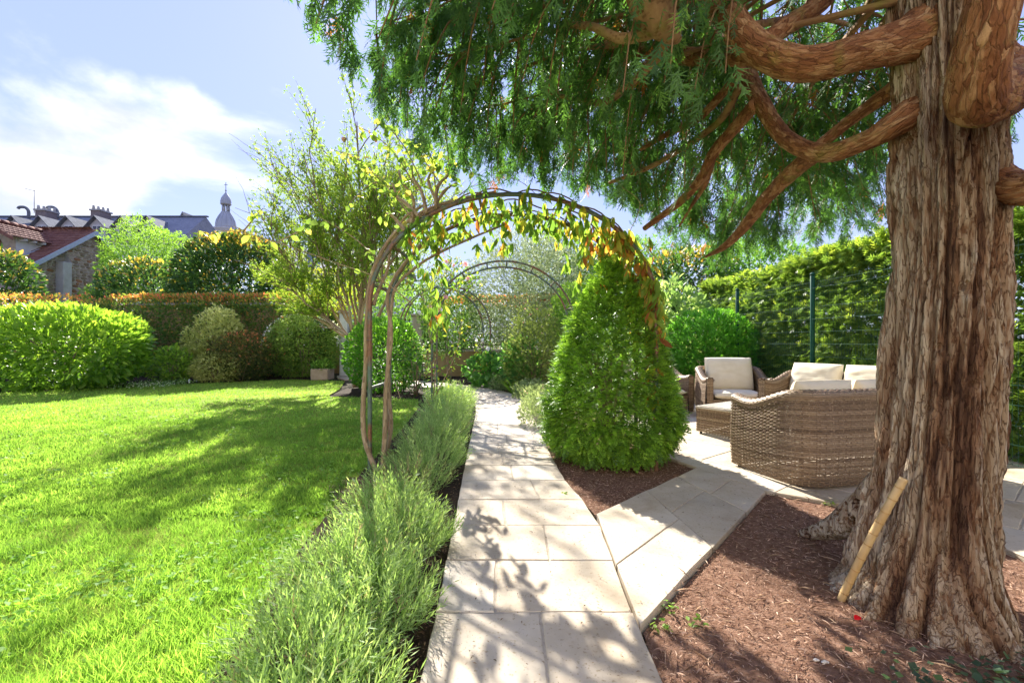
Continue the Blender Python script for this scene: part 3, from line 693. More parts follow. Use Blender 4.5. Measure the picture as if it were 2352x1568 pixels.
limb('branch', [(1640, 350, 3.6, 9), (1620, 420, 3.9, 7), (1590, 470, 4.2, 4), (1560, 520, 4.5, 2)], 12)
limb('branch', [(1760, 120, 2.55, 26), (1690, 130, 2.8, 22), (1600, 132, 3.1, 20), (1500, 118, 3.4, 16), (1390, 110, 3.8, 10)], 24)
limb('branch', [(1930, -60, 2.9, 24), (1880, 10, 2.8, 22), (1800, 65, 2.7, 21), (1740, 112, 2.6, 20)], 24)
limb('branch', [(1705, 160, 3.0, 11), (1660, 215, 3.3, 10), (1600, 275, 3.6, 9), (1530, 310, 3.9, 7), (1470, 345, 4.2, 4)], 14)
limb('branch', [(1460, -120, 2.25, 52), (1480, -40, 2.28, 50), (1505, 30, 2.32, 46), (1545, 80, 2.38, 22), (1560, 95, 2.4, 8)], 30, m=M_twig)
limb('branch', [(1530, 60, 2.36, 16), (1480, 80, 2.42, 14), (1420, 88, 2.5, 11), (1360, 62, 2.6, 9), (1300, 58, 2.75, 6)], 16, m=M_twig)
limb('branch', [(1540, 75, 2.38, 14), (1510, 130, 2.6, 12), (1450, 190, 2.85, 10), (1390, 235, 3.1, 8), (1330, 230, 3.3, 6), (1260, 215, 3.5, 4)], 16, m=M_twig)
limb('branch', [(1500, 75, 2.5, 10), (1430, 100, 2.7, 8), (1350, 110, 2.9, 6)], 12, m=M_twig)
limb('branch', [(1700, 200, 3.1, 9), (1640, 290, 3.5, 8), (1500, 380, 4.0, 6), (1400, 420, 4.5, 4)], 12, m=M_twig)
limb('branch', [(1720, 60, 3.0, 9), (1860, 40, 3.4, 7), (1960, 60, 3.8, 5)], 12, m=M_twig)
# surface roots
limb('root', [(2055, 1080, 2.45, 37), (1985, 1170, 2.6, 41), (1920, 1210, 2.8, 26), (1860, 1225, 3.0, 16), (1815, 1232, 3.2, 7)], 60, m=M_bark, amp=2.4, n=100)

# ---- boughs and hanging sprays
BND = np.array([(-3000, -300), (560, -300), (600, -80), (655, 25), (730, 120), (800, 190), (850, 265), (910, 335), (980, 405), (1050, 445), (1120, 445), (1200, 425), (1250, 470), (1350, 440),
                (1430, 480), (1500, 535), (1570, 590), (1650, 612), (1750, 580), (1850, 560), (1950, 575), (2060, 545), (2100, 500), (2352, 480), (5000, 420)], float)
def keep_above(P):
    y = np.maximum(P[:, 1], .05); px = 1176+K*P[:, 0]/y; py = 784-K*(P[:, 2]-CAMZ)/y
    lim = np.interp(px, BND[:, 0], BND[:, 1])+rng.normal(0, 16, len(P))
    ok = (P[:, 1] < .3) | (py < lim)
    return ok & (np.linalg.norm(P-np.array((0, 0, CAMZ)), axis=1) > 1.55)
sp_P = []; sp_D = []; sp_N = []; sp_S = []; bough_parts = []
def bough(phi, h0, Rr, zend, dens=1.0, vis=True):
    u = np.array((math.cos(phi), math.sin(phi), 0)); sd = np.array((-u[1], u[0], 0)); sw = random.uniform(-.5, .5)
    base = np.array((TX, TY, h0))
    pts = [base+u*.12, base+u*Rr*.35+np.array((0, 0, .12*(zend-h0)+.10))+sd*sw*.25, base+u*Rr*.7+np.array((0, 0, .55*(zend-h0)+.05))+sd*sw*.6, base+u*Rr+np.array((0, 0, zend-h0))+sd*sw]
    s = spline(pts, 26); rad = np.linspace(.026, .006, 26)*random.uniform(.7, 1.1)
    ok = keep_above(s[2:]+np.array((0, 0, -.12))).all()
    if vis and ok: bough_parts.append(tube(s[::2], rad[::2], 5))
    for k in range(int(17*dens)):
        t = random.uniform(.28, 1.0); p = s[min(25, int(t*25))]; sg = random.choice((-1, 1))
        L = random.uniform(.35, .95)*(1.15-.45*t); d = unit(sd*sg*random.uniform(.4, 1)+u*random.uniform(.2, .9)); q = np.linspace(0, 1, 9)[:, None]
        br = p+d*L*q*(1-.3*q)+np.array((0, 0, -1))*L*random.uniform(.5, 1.15)*q**1.7
        if vis and keep_above(br+np.array((0, 0, -.1))).all(): bough_parts.append(tube(br[::2], np.linspace(.009, .003, 5), 4, False))
        tg = unit(np.gradient(br, axis=0))
        for i in range(1, 9):
            for _ in range(2):
                a = unit(tg[i]*.7+np.array((0, 0, -.55))+rdir(1)[0]*.5)
                sp_P.append(br[i]+rdir(1)[0]*.05); sp_D.append(a); sp_N.append(unit(np.cross(a, rdir(1)[0]))); sp_S.append(random.uniform(.10, .23))
for i in range(62):       # low tier on the side the garden path runs past
    ph = R(52+138*(i+.5)/62)+random.uniform(-.05, .05); f = random.random()
    bk = max(0., 1-abs(math.degrees(ph)-88)/32)
    bough(ph, random.uniform(3.0, 5.0), 2.7+2.1*f+random.uniform(-.2, .3)+.5*bk, random.uniform(3.0, 4.2)-.25*f-.8*bk, 1.05+.3*bk)
for i in range(6): bough(R(190+222*(i+.5)/6), random.uniform(3.3, 5), random.uniform(2.6, 3.8), random.uniform(3.4, 4.2), .8)
for i in range(8): bough(R(40+165*(i+.5)/8), random.uniform(4.6, 6.5), random.uniform(2.2, 3.9), random.uniform(4.4, 5.6), .9)
for i in range(3): bough(R(205+195*i/3), random.uniform(4.8, 6.5), random.uniform(2.2, 3.5), random.uniform(4.4, 5.6), .7)
for i in range(9): bough(R(40*i+4), random.uniform(6.3, 9), random.uniform(1.0, 2.6), random.uniform(6, 8.2), .7)
sp_P = np.array(sp_P); sp_D = np.array(sp_D); sp_N = np.array(sp_N); sp_S = np.array(sp_S)
ok = keep_above(sp_P+sp_D*sp_S[:, None]) & keep_above(sp_P)
sp_P, sp_D, sp_N, sp_S = sp_P[ok], sp_D[ok], sp_N[ok], sp_S[ok]
V, F = merge(bough_parts); obj('twigs', npmesh('twigs', V, F, M_twig, tint=np.full(sum(len(f) for f in F), .5), smooth=True), tree, 'stuff')
CY_ST = [(0, (.20, .07, .02)), (.035, (.22, .08, .02)), (.05, (.026, .06, .021)), (.5, (.042, .092, .028)), (.8, (.072, .145, .038)), (1, (.15, .26, .05))]
tint = np.where(rng.random(len(sp_P)) < .014, 0, .06+.94*np.clip(rng.beta(1.6, 2.2, len(sp_P)), 0, 1))
vs = rng.integers(0, 3, len(sp_P))
for k in range(3):
    q = vs == k; foliage(tree, tpl_fan(7, 1, seed=3+k), sp_P[q], sp_D[q], sp_N[q], sp_S[q], tint[q], 'cypress', CY_ST, singles=100, part='spray', name='crown', rough=.5, spec=.35, trans=.42, warm=(1.1, 1.2, .5))
print('sprays', len(sp_P))
# small woody cones among the sprays
cb = MB()
M_cone = pmat('cone', [(.3, (.14, .05, .022)), (.7, (.26, .11, .05))], 60, .8, .4)
def cone_mesh():
    b = MB()
    for k in range(7):
        a = k*2.4; z = .008+.004*k; r = .007
        b.add(*[(np.array([(math.cos(a)*r*s-math.sin(a)*w, math.sin(a)*r*s+math.cos(a)*w, -z+dz) for s, w, dz in ((.3, -.006, 0), (.3, .006, 0), (1.6, .004, -.004), (1.6, -.004, -.004), (.9, 0, -.012))]))][:1], [(0, 1, 2, 3), (3, 2, 4), (0, 3, 4), (1, 4, 2), (0, 4, 1)])
    return b.mesh('cone', M_cone)
cm = cone_mesh()
cand = np.where((sp_P[:, 1] > 1.6) & (sp_P[:, 1] < 4.5) & (np.abs(sp_P[:, 0]) < 1.1*sp_P[:, 1]))[0]
for i in rng.choice(cand, 60, replace=False):
    o = obj('cone', cm, tree); o.location = Vector(sp_P[i]+sp_D[i]*.05); s = random.uniform(.9, 1.5); o.scale = (s, s, s); o.rotation_euler = (random.uniform(-.6, .6), random.uniform(-.6, .6), random.uniform(0, 6))

# ---- bamboo cane leaning on the trunk
p0 = np.array((1.655, 2.29, .0)); p1 = np.array((1.835, 2.13, .66))
cane = thing('bamboo_cane', p0, 'yellow bamboo cane leaning on the big trunk', 'cane')
M_bam = pmat('bamboo', [(.3, (.42, .27, .11)), (.7, (.58, .42, .21))], 14, .4, .15, 40, .5, sc3=(1, 1, .3))
M_node = pmat('bamboo_node', [(.3, (.34, .19, .06)), (.7, (.5, .33, .13))], 30, .6, .2)
n = 90; t = np.linspace(0, 1, n); pth = p0+(p1-p0)*t[:, None]+np.array((-.02, -.01, 0))*np.sin(t*math.pi)[:, None]
nd = np.array([.07, .17, .28, .38, .485, .575, .665, .75, .85, .94]); rr = .0178-.004*t*0
for k in nd: rr = rr-.0014*np.exp(-((t-k)/.012)**2)+.0035*np.exp(-((t-k-.004)/.0045)**2)
V, F = tube(pth, rr, 16); obj('culm', npmesh('culm', V, F, M_bam, smooth=True), cane)
for k in nd:
    a = pth[int(k*(n-1))]; d = unit(p1-p0); V, F = tube([a-d*.0025, a+d*.0025], .0195, 16); obj('node', npmesh('node', V, F, M_node, smooth=True), cane)
# ================================================================ walls, gate, buildings
# unseen cream house added behind the viewpoint to bounce sunlight into the shade
M_cream = pmat('cream_render', [(.3, (.66, .60, .50)), (.7, (.74, .68, .58))], 2, .9, .2, 40, .2)
M_ochre = pmat('ochre_render', [(.3, (.42, .29, .13)), (.7, (.55, .40, .21))], 3, .9, .3, 50, .2, second=(1.3, .5, (.6, .5, .4)))
M_cop = pmat('coping_stone', [(.3, (.42, .36, .28)), (.7, (.58, .51, .42))], 8, .85, .3, 60, .2)
M_iron = pmat('black_iron', [(.3, (.012, .012, .013)), (.7, (.025, .024, .024))], 20, .5, .1, 80, .4)
M_white = pmat('white_paint', [(.3, (.66, .66, .64)), (.7, (.78, .78, .76))], 10, .5, .1, 60, .4)
M_glass = pmat('dark_glass', [(.3, (.02, .025, .03)), (.7, (.04, .05, .06))], 3, .08, 0, None, .6)
M_zinc = pmat('zinc', [(.3, (.13, .14, .16)), (.7, (.21, .225, .25))], 4, .92, .15, 30, .15, second=(2, .4, (.6, .62, .66)))
M_slate = pmat('slate', [(.3, (.17, .18, .21)), (.7, (.26, .27, .31))], 5, .6, .3, 40, .4, second=(.7, .5, (.7, .72, .75)))
M_rub = pmat('rubble_mortar', [(.3, (.30, .25, .20)), (.7, (.44, .38, .31))], 6, .95, .8, 40, .15, dist=.03)
M_stn = pmat('rubble_stone', [(.25, (.24, .19, .145)), (.5, (.36, .30, .235)), (.75, (.47, .41, .33))], 7, .9, .6, 30, .2, dist=.02, objvar=.5)
M_rust_stn = pmat('rusty_stone', [(.3, (.26, .12, .06)), (.7, (.36, .20, .11))], 7, .9, .6, 30, .2, dist=.02, objvar=.3)
M_brick = pmat('red_brick', [(.3, (.22, .075, .05)), (.7, (.32, .12, .08))], 9, .9, .4, 40, .2, objvar=.3)
M_tile = pmat('clay_tile', [(.25, (.13, .05, .04)), (.5, (.22, .10, .075)), (.8, (.31, .18, .145))], 2.2, .85, .4, 25, .25, second=(6, .5, (.55, .5, .5)))
M_blue = pmat('bluegrey_board', [(.3, (.30, .35, .43)), (.7, (.40, .45, .53))], 6, .6, .1, 40, .4)
M_conc = pmat('grey_concrete', [(.3, (.33, .32, .30)), (.7, (.46, .45, .43))], 3, .9, .3, 30, .2)
M_pale = pmat('pale_render', [(.3, (.50, .49, .49)), (.7, (.62, .61, .60))], 2, .9, .2, 40, .2)

def wallbox(b, x0, x1, y0, y1, z0, z1): b.box(((x0+x1)/2, (y0+y1)/2, (z0+z1)/2), (x1-x0, y1-y0, z1-z0))
# tall garden wall at the left behind the hedge
w = thing('garden_wall', (-14, 18.7, 0), 'tall ochre garden wall with stone coping seen above the big laurel', 'wall')
b = MB(); wallbox(b, -30, -6.95, 18.55, 18.85, 0, 2.78); obj('wall', b.mesh('wall', M_ochre), w)
for i in range(21):
    b = MB(); x = -29.9+1.1*i; wallbox(b, x, x+1.09, 18.47, 18.93, 2.782, 2.86+random.uniform(-.004, .004)); obj('coping_stone', b.mesh('coping_stone', M_cop), w)
# low wall with railing right of the gate
w = thing('low_wall', (0, 17.2, 0), 'low ochre wall with stone coping and black iron railing behind the rose arches', 'wall')
b = MB(); wallbox(b, -3.3, 9, 17.1, 17.35, 0, .92); obj('wall', b.mesh('wall', M_ochre), w)
for i in range(11):
    b = MB(); x = -3.3+1.1*i; wallbox(b, x, x+1.09, 17.05, 17.40, .922, .99); obj('coping_stone', b.mesh('coping_stone', M_cop), w)
def bar_mesh(h, r=.009):
    V, F = tube([(0, 0, 0), (0, 0, h-.08)], r, 6); V2, F2 = tube([(0, 0, h-.08), (0, 0, h-.05), (0, 0, h)], [r, r*2.0, .001], 6); V, F = merge([(V, F), (V2, F2)]); return npmesh('bar', V, F, M_iron)
bm_ = bar_mesh(1.05)
for i in range(60):
    o = obj('bar', bm_, w); o.location = (-3.2+.15*i, 17.22, .96)
for z in (1.15, 1.8):
    b = MB(); wallbox(b, -3.28, 6, 17.205, 17.235, z, z+.03); obj('rail', b.mesh('rail', M_iron), w)
# gate and its posts
for i, (x, wd, h, m, lab) in enumerate(((-6.32, .30, 2.35, M_white, 'pale gate post on the left of the iron garden gate'), (-3.55, .36, 2.25, M_cop, 'stone gate pillar on the right of the iron gate by the roses'))):
    g = thing('gate_post', (x, 17.2, 0), lab, 'gate post')
    b = MB(); b.box((x, 17.2, h/2), (wd, wd, h), 0, .012); obj('shaft', b.mesh('shaft', m), g)
    b = MB(); b.box((x, 17.2, h+.045), (wd+.10, wd+.10, .09), 0, .02); obj('cap', b.mesh('cap', M_cop), g)
gt = thing('iron_gate', (-5, 17.2, 0), 'black iron double gate with spear tops between the two posts', 'gate')
bm2 = bar_mesh(2.1, .011)
for i in range(17):
    o = obj('bar', bm2, gt); o.location = (-6.12+.15*i, 17.2, .08)
for z in (.15, 1.05, 1.85):
    b = MB(); wallbox(b, -6.15, -3.75, 17.185, 17.215, z, z+.04); obj('rail', b.mesh('rail', M_iron), gt)
for x0, x1 in ((-6.15, -4.96), (-4.92, -3.75)):
    b = MB(); wallbox(b, x0, x1, 17.22, 17.228, .12, 1.9); obj('sheet_panel', b.mesh('sheet_panel', M_iron), gt)

# ---- stone house with tiled roof
HX = -24.0
house = thing('stone_house', (HX-5, 26, 0), 'rubble stone house with red tiled roof beyond the hedge at left', 'house')
Y0, Y1, YR, ZE, ZR = 22.95, 29.0, 25.95, 5.35, 7.5
b = MB()
for x in (HX, HX-13):
    b.poly([(x, Y0, 0), (x, Y1, 0), (x, Y1, ZE), (x, YR, ZR), (x, Y0, ZE)])
b.poly([(HX, Y0, 0), (HX, Y0, ZE), (HX-13, Y0, ZE), (HX-13, Y0, 0)]); b.poly([(HX, Y1, 0), (HX-13, Y1, 0), (HX-13, Y1, ZE), (HX, Y1, ZE)])
wall_o = obj('wall', b.mesh('wall', M_rub), house)
def stone_mesh(seed):
    r = random.Random(seed); n = 7; q = [(math.cos(2*math.pi*i/n)*r.uniform(.8, 1.1), math.sin(2*math.pi*i/n)*r.uniform(.75, 1.1)) for i in range(n)]
    V = [(0, x*.5, y*.5) for x, y in q]+[(.7, x*.42, y*.42) for x, y in q]+[(1, x*.2, y*.2) for x, y in q]
    F = [tuple(range(2*n, 3*n))]+[(k*n+i, k*n+(i+1) % n, (k+1)*n+(i+1) % n, (k+1)*n+i) for k in (0, 1) for i in range(n)]
    out = []
    for m in (M_stn, M_rust_stn):
        bb = MB(); bb.add(V, F); out.append(bb.mesh('stone', m))
    return out
SM = [stone_mesh(k) for k in range(8)]
cnt = 0; z = 2.5
stones = []
while z < ZR-.1:
    hh = random.uniform(.11, .21); y = Y0+.1
    while y < Y1-.1:
        ww = random.uniform(.2, .5); ym = y+ww/2; lim = ZE+(ZR-ZE)*(ym-Y0)/(YR-Y0) if ym < YR else ZE+(ZR-ZE)*(Y1-ym)/(Y1-YR)
        inwin = 27.15 < ym < 28.0 and 4.55 < z+hh/2 < 5.6
        if z+hh < lim-.12 and not inwin: stones.append((ym, z+hh/2, ww*1.05, hh*1.12))
        y += ww
    z += hh
random.shuffle(stones)
rest = MB()
for i, (y, z, ww, hh) in enumerate(stones):
    mm = random.choice(SM)[1 if random.random() < .12 else 0]
    if cnt < 300 and z > 3.2 and 23 < y < 28.4:
        o = obj('stone', mm, wall_o); o.location = (HX-.005, y, z); o.scale = (random.uniform(.02, .06), ww, hh); o.rotation_euler = (random.uniform(-.15, .15), 0, 0); cnt += 1
    else:
        me = mm; rest.add([(HX-.005+v.co.x*.04, y+v.co.y*ww, z+v.co.z*hh) for v in me.vertices], [tuple(p.vertices) for p in me.polygons])
obj('rubble_stones', rest.mesh('rubble_stones', M_stn), wall_o, 'stuff')
# window in the gable with brick surround
wn_ = obj('window', (lambda q: (wallbox(q, HX-.05, HX+.03, 27.3, 27.84, 4.68, 5.42), q.mesh('window', M_white))[1])(MB()), house)
for y0, y1 in ((27.35, 27.54), (27.60, 27.79)):
    b = MB(); wallbox(b, HX+.028, HX+.036, y0, y1, 4.74, 5.36); obj('pane', b.mesh('pane', M_glass), wn_)
for i in range(7):
    b = MB(); wallbox(b, HX-.02, HX+.075, 27.12+.13*i, 27.24+.13*i, 5.44, 5.68); obj('brick', b.mesh('brick', M_brick), wall_o)
for i in range(6):
    b = MB(); wallbox(b, HX-.02, HX+.07, 27.14+.13*i, 27.26+.13*i, 4.56, 4.67); obj('brick', b.mesh('brick', M_brick), wall_o)
for i in range(6):
    b = MB(); wallbox(b, HX-.02, HX+.065, 27.86, 28.05+(.06 if i % 2 else 0), 4.69+.125*i, 4.80+.125*i); obj('brick', b.mesh('brick', M_brick), wall_o)
b = MB(); b.box((HX+.18, 24.15, 2.75), (.5, .48, 5.5), 0, .02); b.poly([(HX, 24.4, 5.49), (HX+.43, 24.4, 5.49), (HX, 24.4, 6.1)]); obj('buttress', b.mesh('buttress', M_conc), house)
def tiles(name, O, U, W, nu, nw, parent, tw=.24, th=.34):
    """interlocking clay tiles: O eave corner, U along the eave, W up the slope (unit vectors)"""
    N = np.cross(U, W); N = N if N[2] > 0 else -N; parts = []
    prof = [(-.5, .0), (-.25, .035), (0, .012), (.25, .045), (.5, .0)]
    for j in range(nw):
        for i in range(nu):
            c = O+U*(tw*(i+.5+.02*rng.normal()))+W*(th*j); dz = rng.uniform(0, .012)
            V = [c+U*(tw*a)+W*(-.02)+N*(h+.035+dz) for a, h in prof]+[c+U*(tw*a)+W*(th*1.02)+N*(h+.004+dz) for a, h in prof]+[c+U*(tw*a)+W*(-.02)+N*(h+.005) for a, h in prof]
            parts.append((np.array(V), [np.array([(k, k+1, k+6, k+5) for k in range(4)]+[(k+10, k+11, k+1, k) for k in range(4)])]))
    V, F = merge(parts); return obj(name, npmesh(name, V, F, M_tile), parent, 'stuff')
U = np.array((1., 0, 0)); W = unit(np.array((0, YR-Y0, ZR-ZE)))
roof = MB()
for sg, ye in ((1, Y0-.35), (-1, Y1+.35)):
    ze = ZE-.35*(ZR-ZE)/(YR-Y0)
    roof.poly([(HX+.30, ye, ze+.05), (HX-13.3, ye, ze+.05), (HX-13.3, YR, ZR+.05), (HX+.30, YR, ZR+.05)])
roof_o = obj('roof', roof.mesh('roof', M_tile), house)
sl = math.hypot(YR-Y0+.35, (ZR-ZE)*(YR-Y0+.35)/(YR-Y0))
tiles('roof_tiles', np.array((HX-13.2, Y0-.35, ZE-.20)), U, W, 56, int(sl/.34)+1, roof_o)
tiles('roof_tiles', np.array((HX-3.2, Y1+.35, ZE-.15)), U, unit(np.array((0, YR-Y1, ZR-ZE))), 14, int(sl/.34)+1, roof_o)
for i in range(34):
    V, F = tube([(HX+.33-.4*i, YR, ZR+.06), (HX-.08-.4*i, YR, ZR+.075)], [.10, .115], 8); obj('ridge_tile', npmesh('ridge_tile', V, F, M_tile, smooth=True), roof_o)
def plank(b, p, q, h, t, off):
    p, q = np.array(p, float), np.array(q, float); o = np.array(off, float)
    V = [p, q, q+(0, 0, -h), p+(0, 0, -h)]; V = V+[v+o*t for v in V]
    b.add(V, [(0, 1, 2, 3), (7, 6, 5, 4), (0, 4, 5, 1), (1, 5, 6, 2), (2, 6, 7, 3), (3, 7, 4, 0)])
for ye, ze in ((Y0-.38, ZE-.22), (Y1+.38, ZE-.22)):
    b = MB(); plank(b, (HX+.30, ye, ze+.10), (HX+.30, YR, ZR+.11), .26, .04, (1, 0, 0)); obj('barge_board', b.mesh('barge_board', M_blue), house)
# wall dormer on the garden side
dm = obj('dormer', (lambda q: (q.poly([(-25.0, Y0-.02, 4.5), (-25.0, Y0-.02, 6.62), (-26.35, Y0-.02, 7.35), (-27.7, Y0-.02, 6.62), (-27.7, Y0-.02, 4.5)]), q.mesh('dormer', M_rub))[1])(MB()), house)
b = MB(); b.poly([(-25.0, Y0-.02, 4.6), (-25.0, 25.2, 4.6), (-25.0, 25.2, 6.62), (-25.0, Y0-.02, 6.62)]); obj('cheek', b.mesh('cheek', M_pale), dm)
Wd = unit(np.array((-1.35, 0, .73)))
tiles('dormer_tiles', np.array((-24.72, Y0-.45, 6.50)), np.array((0, 1., 0)), Wd, 12, 5, dm)
tiles('dormer_tiles', np.array((-27.98, Y0-.45, 6.50)), np.array((0, 1., 0)), unit(np.array((1.35, 0, .73))), 12, 5, dm)
b = MB(); plank(b, (-24.66, Y0-.45, 6.5), (-26.35, Y0-.45, 7.42), .2, .04, (0, -1, 0)); obj('barge_board', b.mesh('barge_board', M_tile), dm)
for i in range(7):
    V, F = tube([(-26.35, Y0-.45+.42*i, 7.47), (-26.35, Y0-.01+.42*i, 7.485)], [.11, .12], 8); obj('ridge_tile', npmesh('ridge_tile', V, F, M_tile, smooth=True), dm)
for i in range(5):
    b = MB(); b.box((-24.75, Y0+.1+.45*i, 6.42), (.4, .07, .1)); obj('rafter_end', b.mesh('rafter_end', M_conc), dm)
b = MB()
aw = [(-26.35+.42*math.cos(a), Y0-.05, 6.05+.42*math.sin(a)) for a in np.linspace(0, math.pi, 14)]+[(-26.77, Y0-.05, 5.0), (-25.93, Y0-.05, 5.0)]
b.poly(aw); ww_ = obj('window', b.mesh('window', M_white), dm)
b = MB(); b.poly([(-26.35+(p[0]+26.35)*.8, Y0-.058, 6.0+(p[2]-6.0)*.86) for p in aw]); obj('pane', b.mesh('pane', M_glass), ww_)
for i in range(17):
    a = math.pi*(i+.5)/17; b = MB(); c = np.array((-26.35+.56*math.cos(a), Y0-.03, 6.05+.56*math.sin(a))); d = np.array((math.cos(a), 0, math.sin(a))); e = np.array((-math.sin(a), 0, math.cos(a)))*.048
    V = [c-d*.13-e, c+d*.13-e*1.2, c+d*.13+e*1.2, c-d*.13+e]; V = V+[v+np.array((0, -.06, 0)) for v in V]
    b.add(V, [(4, 5, 6, 7), (0, 1, 5, 4), (1, 2, 6, 5), (2, 3, 7, 6), (3, 0, 4, 7)]); obj('brick', b.mesh('brick', M_brick), dm)
b = MB(); plank(b, (-24.9, Y0-.2, 5.45), (-24.9, 25.2, 6.95), .18, .12, (1, 0, 0)); obj('valley_flashing', b.mesh('valley_flashing', M_blue), dm)

# ---- long slate roofed building behind it
sb = thing('slate_building', (-42, 46, 0), 'long pale building with slate roof, dormers and brick chimneys on the left skyline', 'building')
b = MB(); wallbox(b, -64, -31.5, 43, 51, 0, 10.9); obj('wall', b.mesh('wall', M_pale), sb)
b = MB(); ZQ = 14.15
b.poly([(-64.5, 42.7, 10.8), (-31.2, 42.7, 10.8), (-31.6, 47, ZQ), (-64.5, 47, ZQ)]); b.poly([(-31.2, 51.3, 10.8), (-64.5, 51.3, 10.8), (-64.5, 47, ZQ), (-31.6, 47, ZQ)]); b.poly([(-31.2, 42.7, 10.8), (-31.2, 51.3, 10.8), (-31.6, 47, ZQ)])
rf = obj('roof', b.mesh('roof', M_slate), sb)
b = MB(); wallbox(b, -64.5, -31.4, 46.85, 47.15, ZQ-.02, ZQ+.1); obj('ridge', b.mesh('ridge', M_zinc), rf)
for px in (38, 100, 161, 226, 286, 345):
    x = gx(px, 43.6); yb = 43.5; d = MB(); hw = .75
    d.poly([(x-hw, yb, 11.2), (x+hw, yb, 11.2), (x+hw, yb, 12.35), (x, yb, 13.15), (x-hw, yb, 12.35)])
    d.poly([(x+hw, yb, 11.2), (x+hw, yb+2.2, 11.2), (x+hw, yb+2.2, 12.35), (x+hw, yb, 12.35)]); d.poly([(x-hw, yb, 11.2), (x-hw, yb, 12.35), (x-hw, yb+2.2, 12.35), (x-hw, yb+2.2, 11.2)])
    dd = obj('dormer', d.mesh('dormer', M_pale), sb)
    d = MB()
    for s in (-1, 1):
        A = np.array((x, yb-.4, 13.27)); Bq = np.array((x+s*(hw+.28), yb-.4, 12.12)); t = np.array((0, 0, -.07)); L = np.array((0, 3.0, 0))
        V = [A, Bq, Bq+L, A+L]; V += [v+t for v in V]; d.add(V, [(0, 1, 2, 3), (7, 6, 5, 4), (0, 4, 5, 1), (1, 5, 6, 2), (2, 6, 7, 3)])
    obj('dormer_roof', d.mesh('dormer_roof', M_zinc), dd)
    d = MB(); wallbox(d, x-.42, x+.42, yb-.05, yb+.02, 11.3, 12.4); wq = obj('window', d.mesh('window', M_white), dd)
    for s in (-1, 1):
        d = MB(); wallbox(d, x+s*.2-.16, x+s*.2+.16, yb-.06, yb-.052, 11.38, 12.3); obj('pane', d.mesh('pane', M_glass), wq)
for px, hw in ((102, .5), (227, .46)):
    x = gx(px, 45.6); c = MB(); wallbox(c, x-hw, x+hw, 45.2, 46.5, 12.2, 14.3); ch = obj('chimney', c.mesh('chimney', pmat('sooty_brick', [(.3, (.17, .135, .125)), (.7, (.26, .21, .195))], 6, .9, .5, 30)), sb)
    c = MB(); wallbox(c, x-hw-.1, x+hw+.1, 45.1, 46.6, 14.302, 14.45); obj('chimney_cap', c.mesh('chimney_cap', M_conc), ch)
    for k in range(4):
        y = 45.35+.33*k; V, F = tube([(x-hw*.6+.4*k*hw, y, 14.45), (x-hw*.6+.4*k*hw, y, 14.85)], [.13, .11], 10); obj('chimney_pot', npmesh('chimney_pot', V, F, M_conc, smooth=True), ch)
for px in (66, 132):
    x = gx(px, 46.5); V, F = tube(spline([(x, 46.5, 13.9), (x, 46.5, 14.6), (x-.25, 46.4, 14.95), (x-.7, 46.3, 14.95), (x-.85, 46.3, 14.8)], 16), .14, 8); obj('vent_pipe', npmesh('vent_pipe', V, F, M_zinc, smooth=True), sb)
x = gx(79, 45); V, F = merge([tube([(x, 45, 14.0), (x, 45, 16.3)], .03, 6), tube([(x-.75, 44.8, 16.35), (x+.1, 45, 16.15)], .025, 6)]); obj('aerial', npmesh('aerial', V, F, M_conc), sb)
# small gabled house to its right
gh = thing('grey_gable_house', (-45, 62, 0), 'grey gabled house top on the skyline left of the church turret', 'house')
xa, xb = gx(404, 62), gx(470, 62); xm = gx(421, 62)
b = MB(); b.poly([(xa, 62, 0), (xm+1.1, 62, 0), (xm+1.1, 62, 16.6), (xm, 62, 18.6), (xa, 62, 16.6)]); b.poly([(xm+1.1, 62, 0), (xb, 62, 0), (xb, 62, 16.4), (xm+1.1, 62, 16.6)]); obj('wall', b.mesh('wall', M_pale), gh)
b = MB(); plank(b, (xa-.3, 61.8, 16.5), (xm, 61.8, 18.95), .25, 4, (0, 1, 0)); plank(b, (xm, 61.8, 18.95), (xm+1.4, 61.8, 16.5), .25, 4, (0, 1, 0)); plank(b, (xm+.9, 62.2, 17.9), (xb+.3, 62.2, 16.7), .3, 4, (0, 1, 0)); obj('roof', b.mesh('roof', M_zinc), gh)

# ---- church turret with dome and lantern
ch = thing('church_turret', (gx(519, 120), 120, 0), 'grey domed church turret with lantern and cross on the skyline', 'turret')
def lathe(name, prof, x, y, m, seg=28, parent=None, smooth=True):
    th = np.linspace(0, 2*math.pi, seg, endpoint=False); V = np.array([(x+r*math.cos(t), y+r*math.sin(t), z) for r, z in prof for t in th]); n = len(prof)
    F = np.array([(i*seg+j, i*seg+(j+1) % seg, (i+1)*seg+(j+1) % seg, (i+1)*seg+j) for i in range(n-1) for j in range(seg)]); return obj(name, npmesh(name, V, F, m, smooth=smooth), parent)
cx_ = gx(519, 120)
M_lead = pmat('lead_roof', [(.3, (.32, .33, .35)), (.7, (.45, .46, .48))], 1.5, .5, .2, 8, .5, sc3=(1, 1, .2))
lathe('drum', [(2.9, 0), (2.9, 30.4), (3.1, 30.6), (3.1, 30.9), (2.6, 31)], cx_, 120, M_pale, parent=ch)
dome = lathe('dome', [(2.42, 30.8), (2.4, 31.6), (2.25, 32.6), (1.9, 33.6), (1.45, 34.5), (1.1, 35.1), (1.15, 35.3), (1.0, 35.35)], cx_, 120, M_lead, 40, ch)
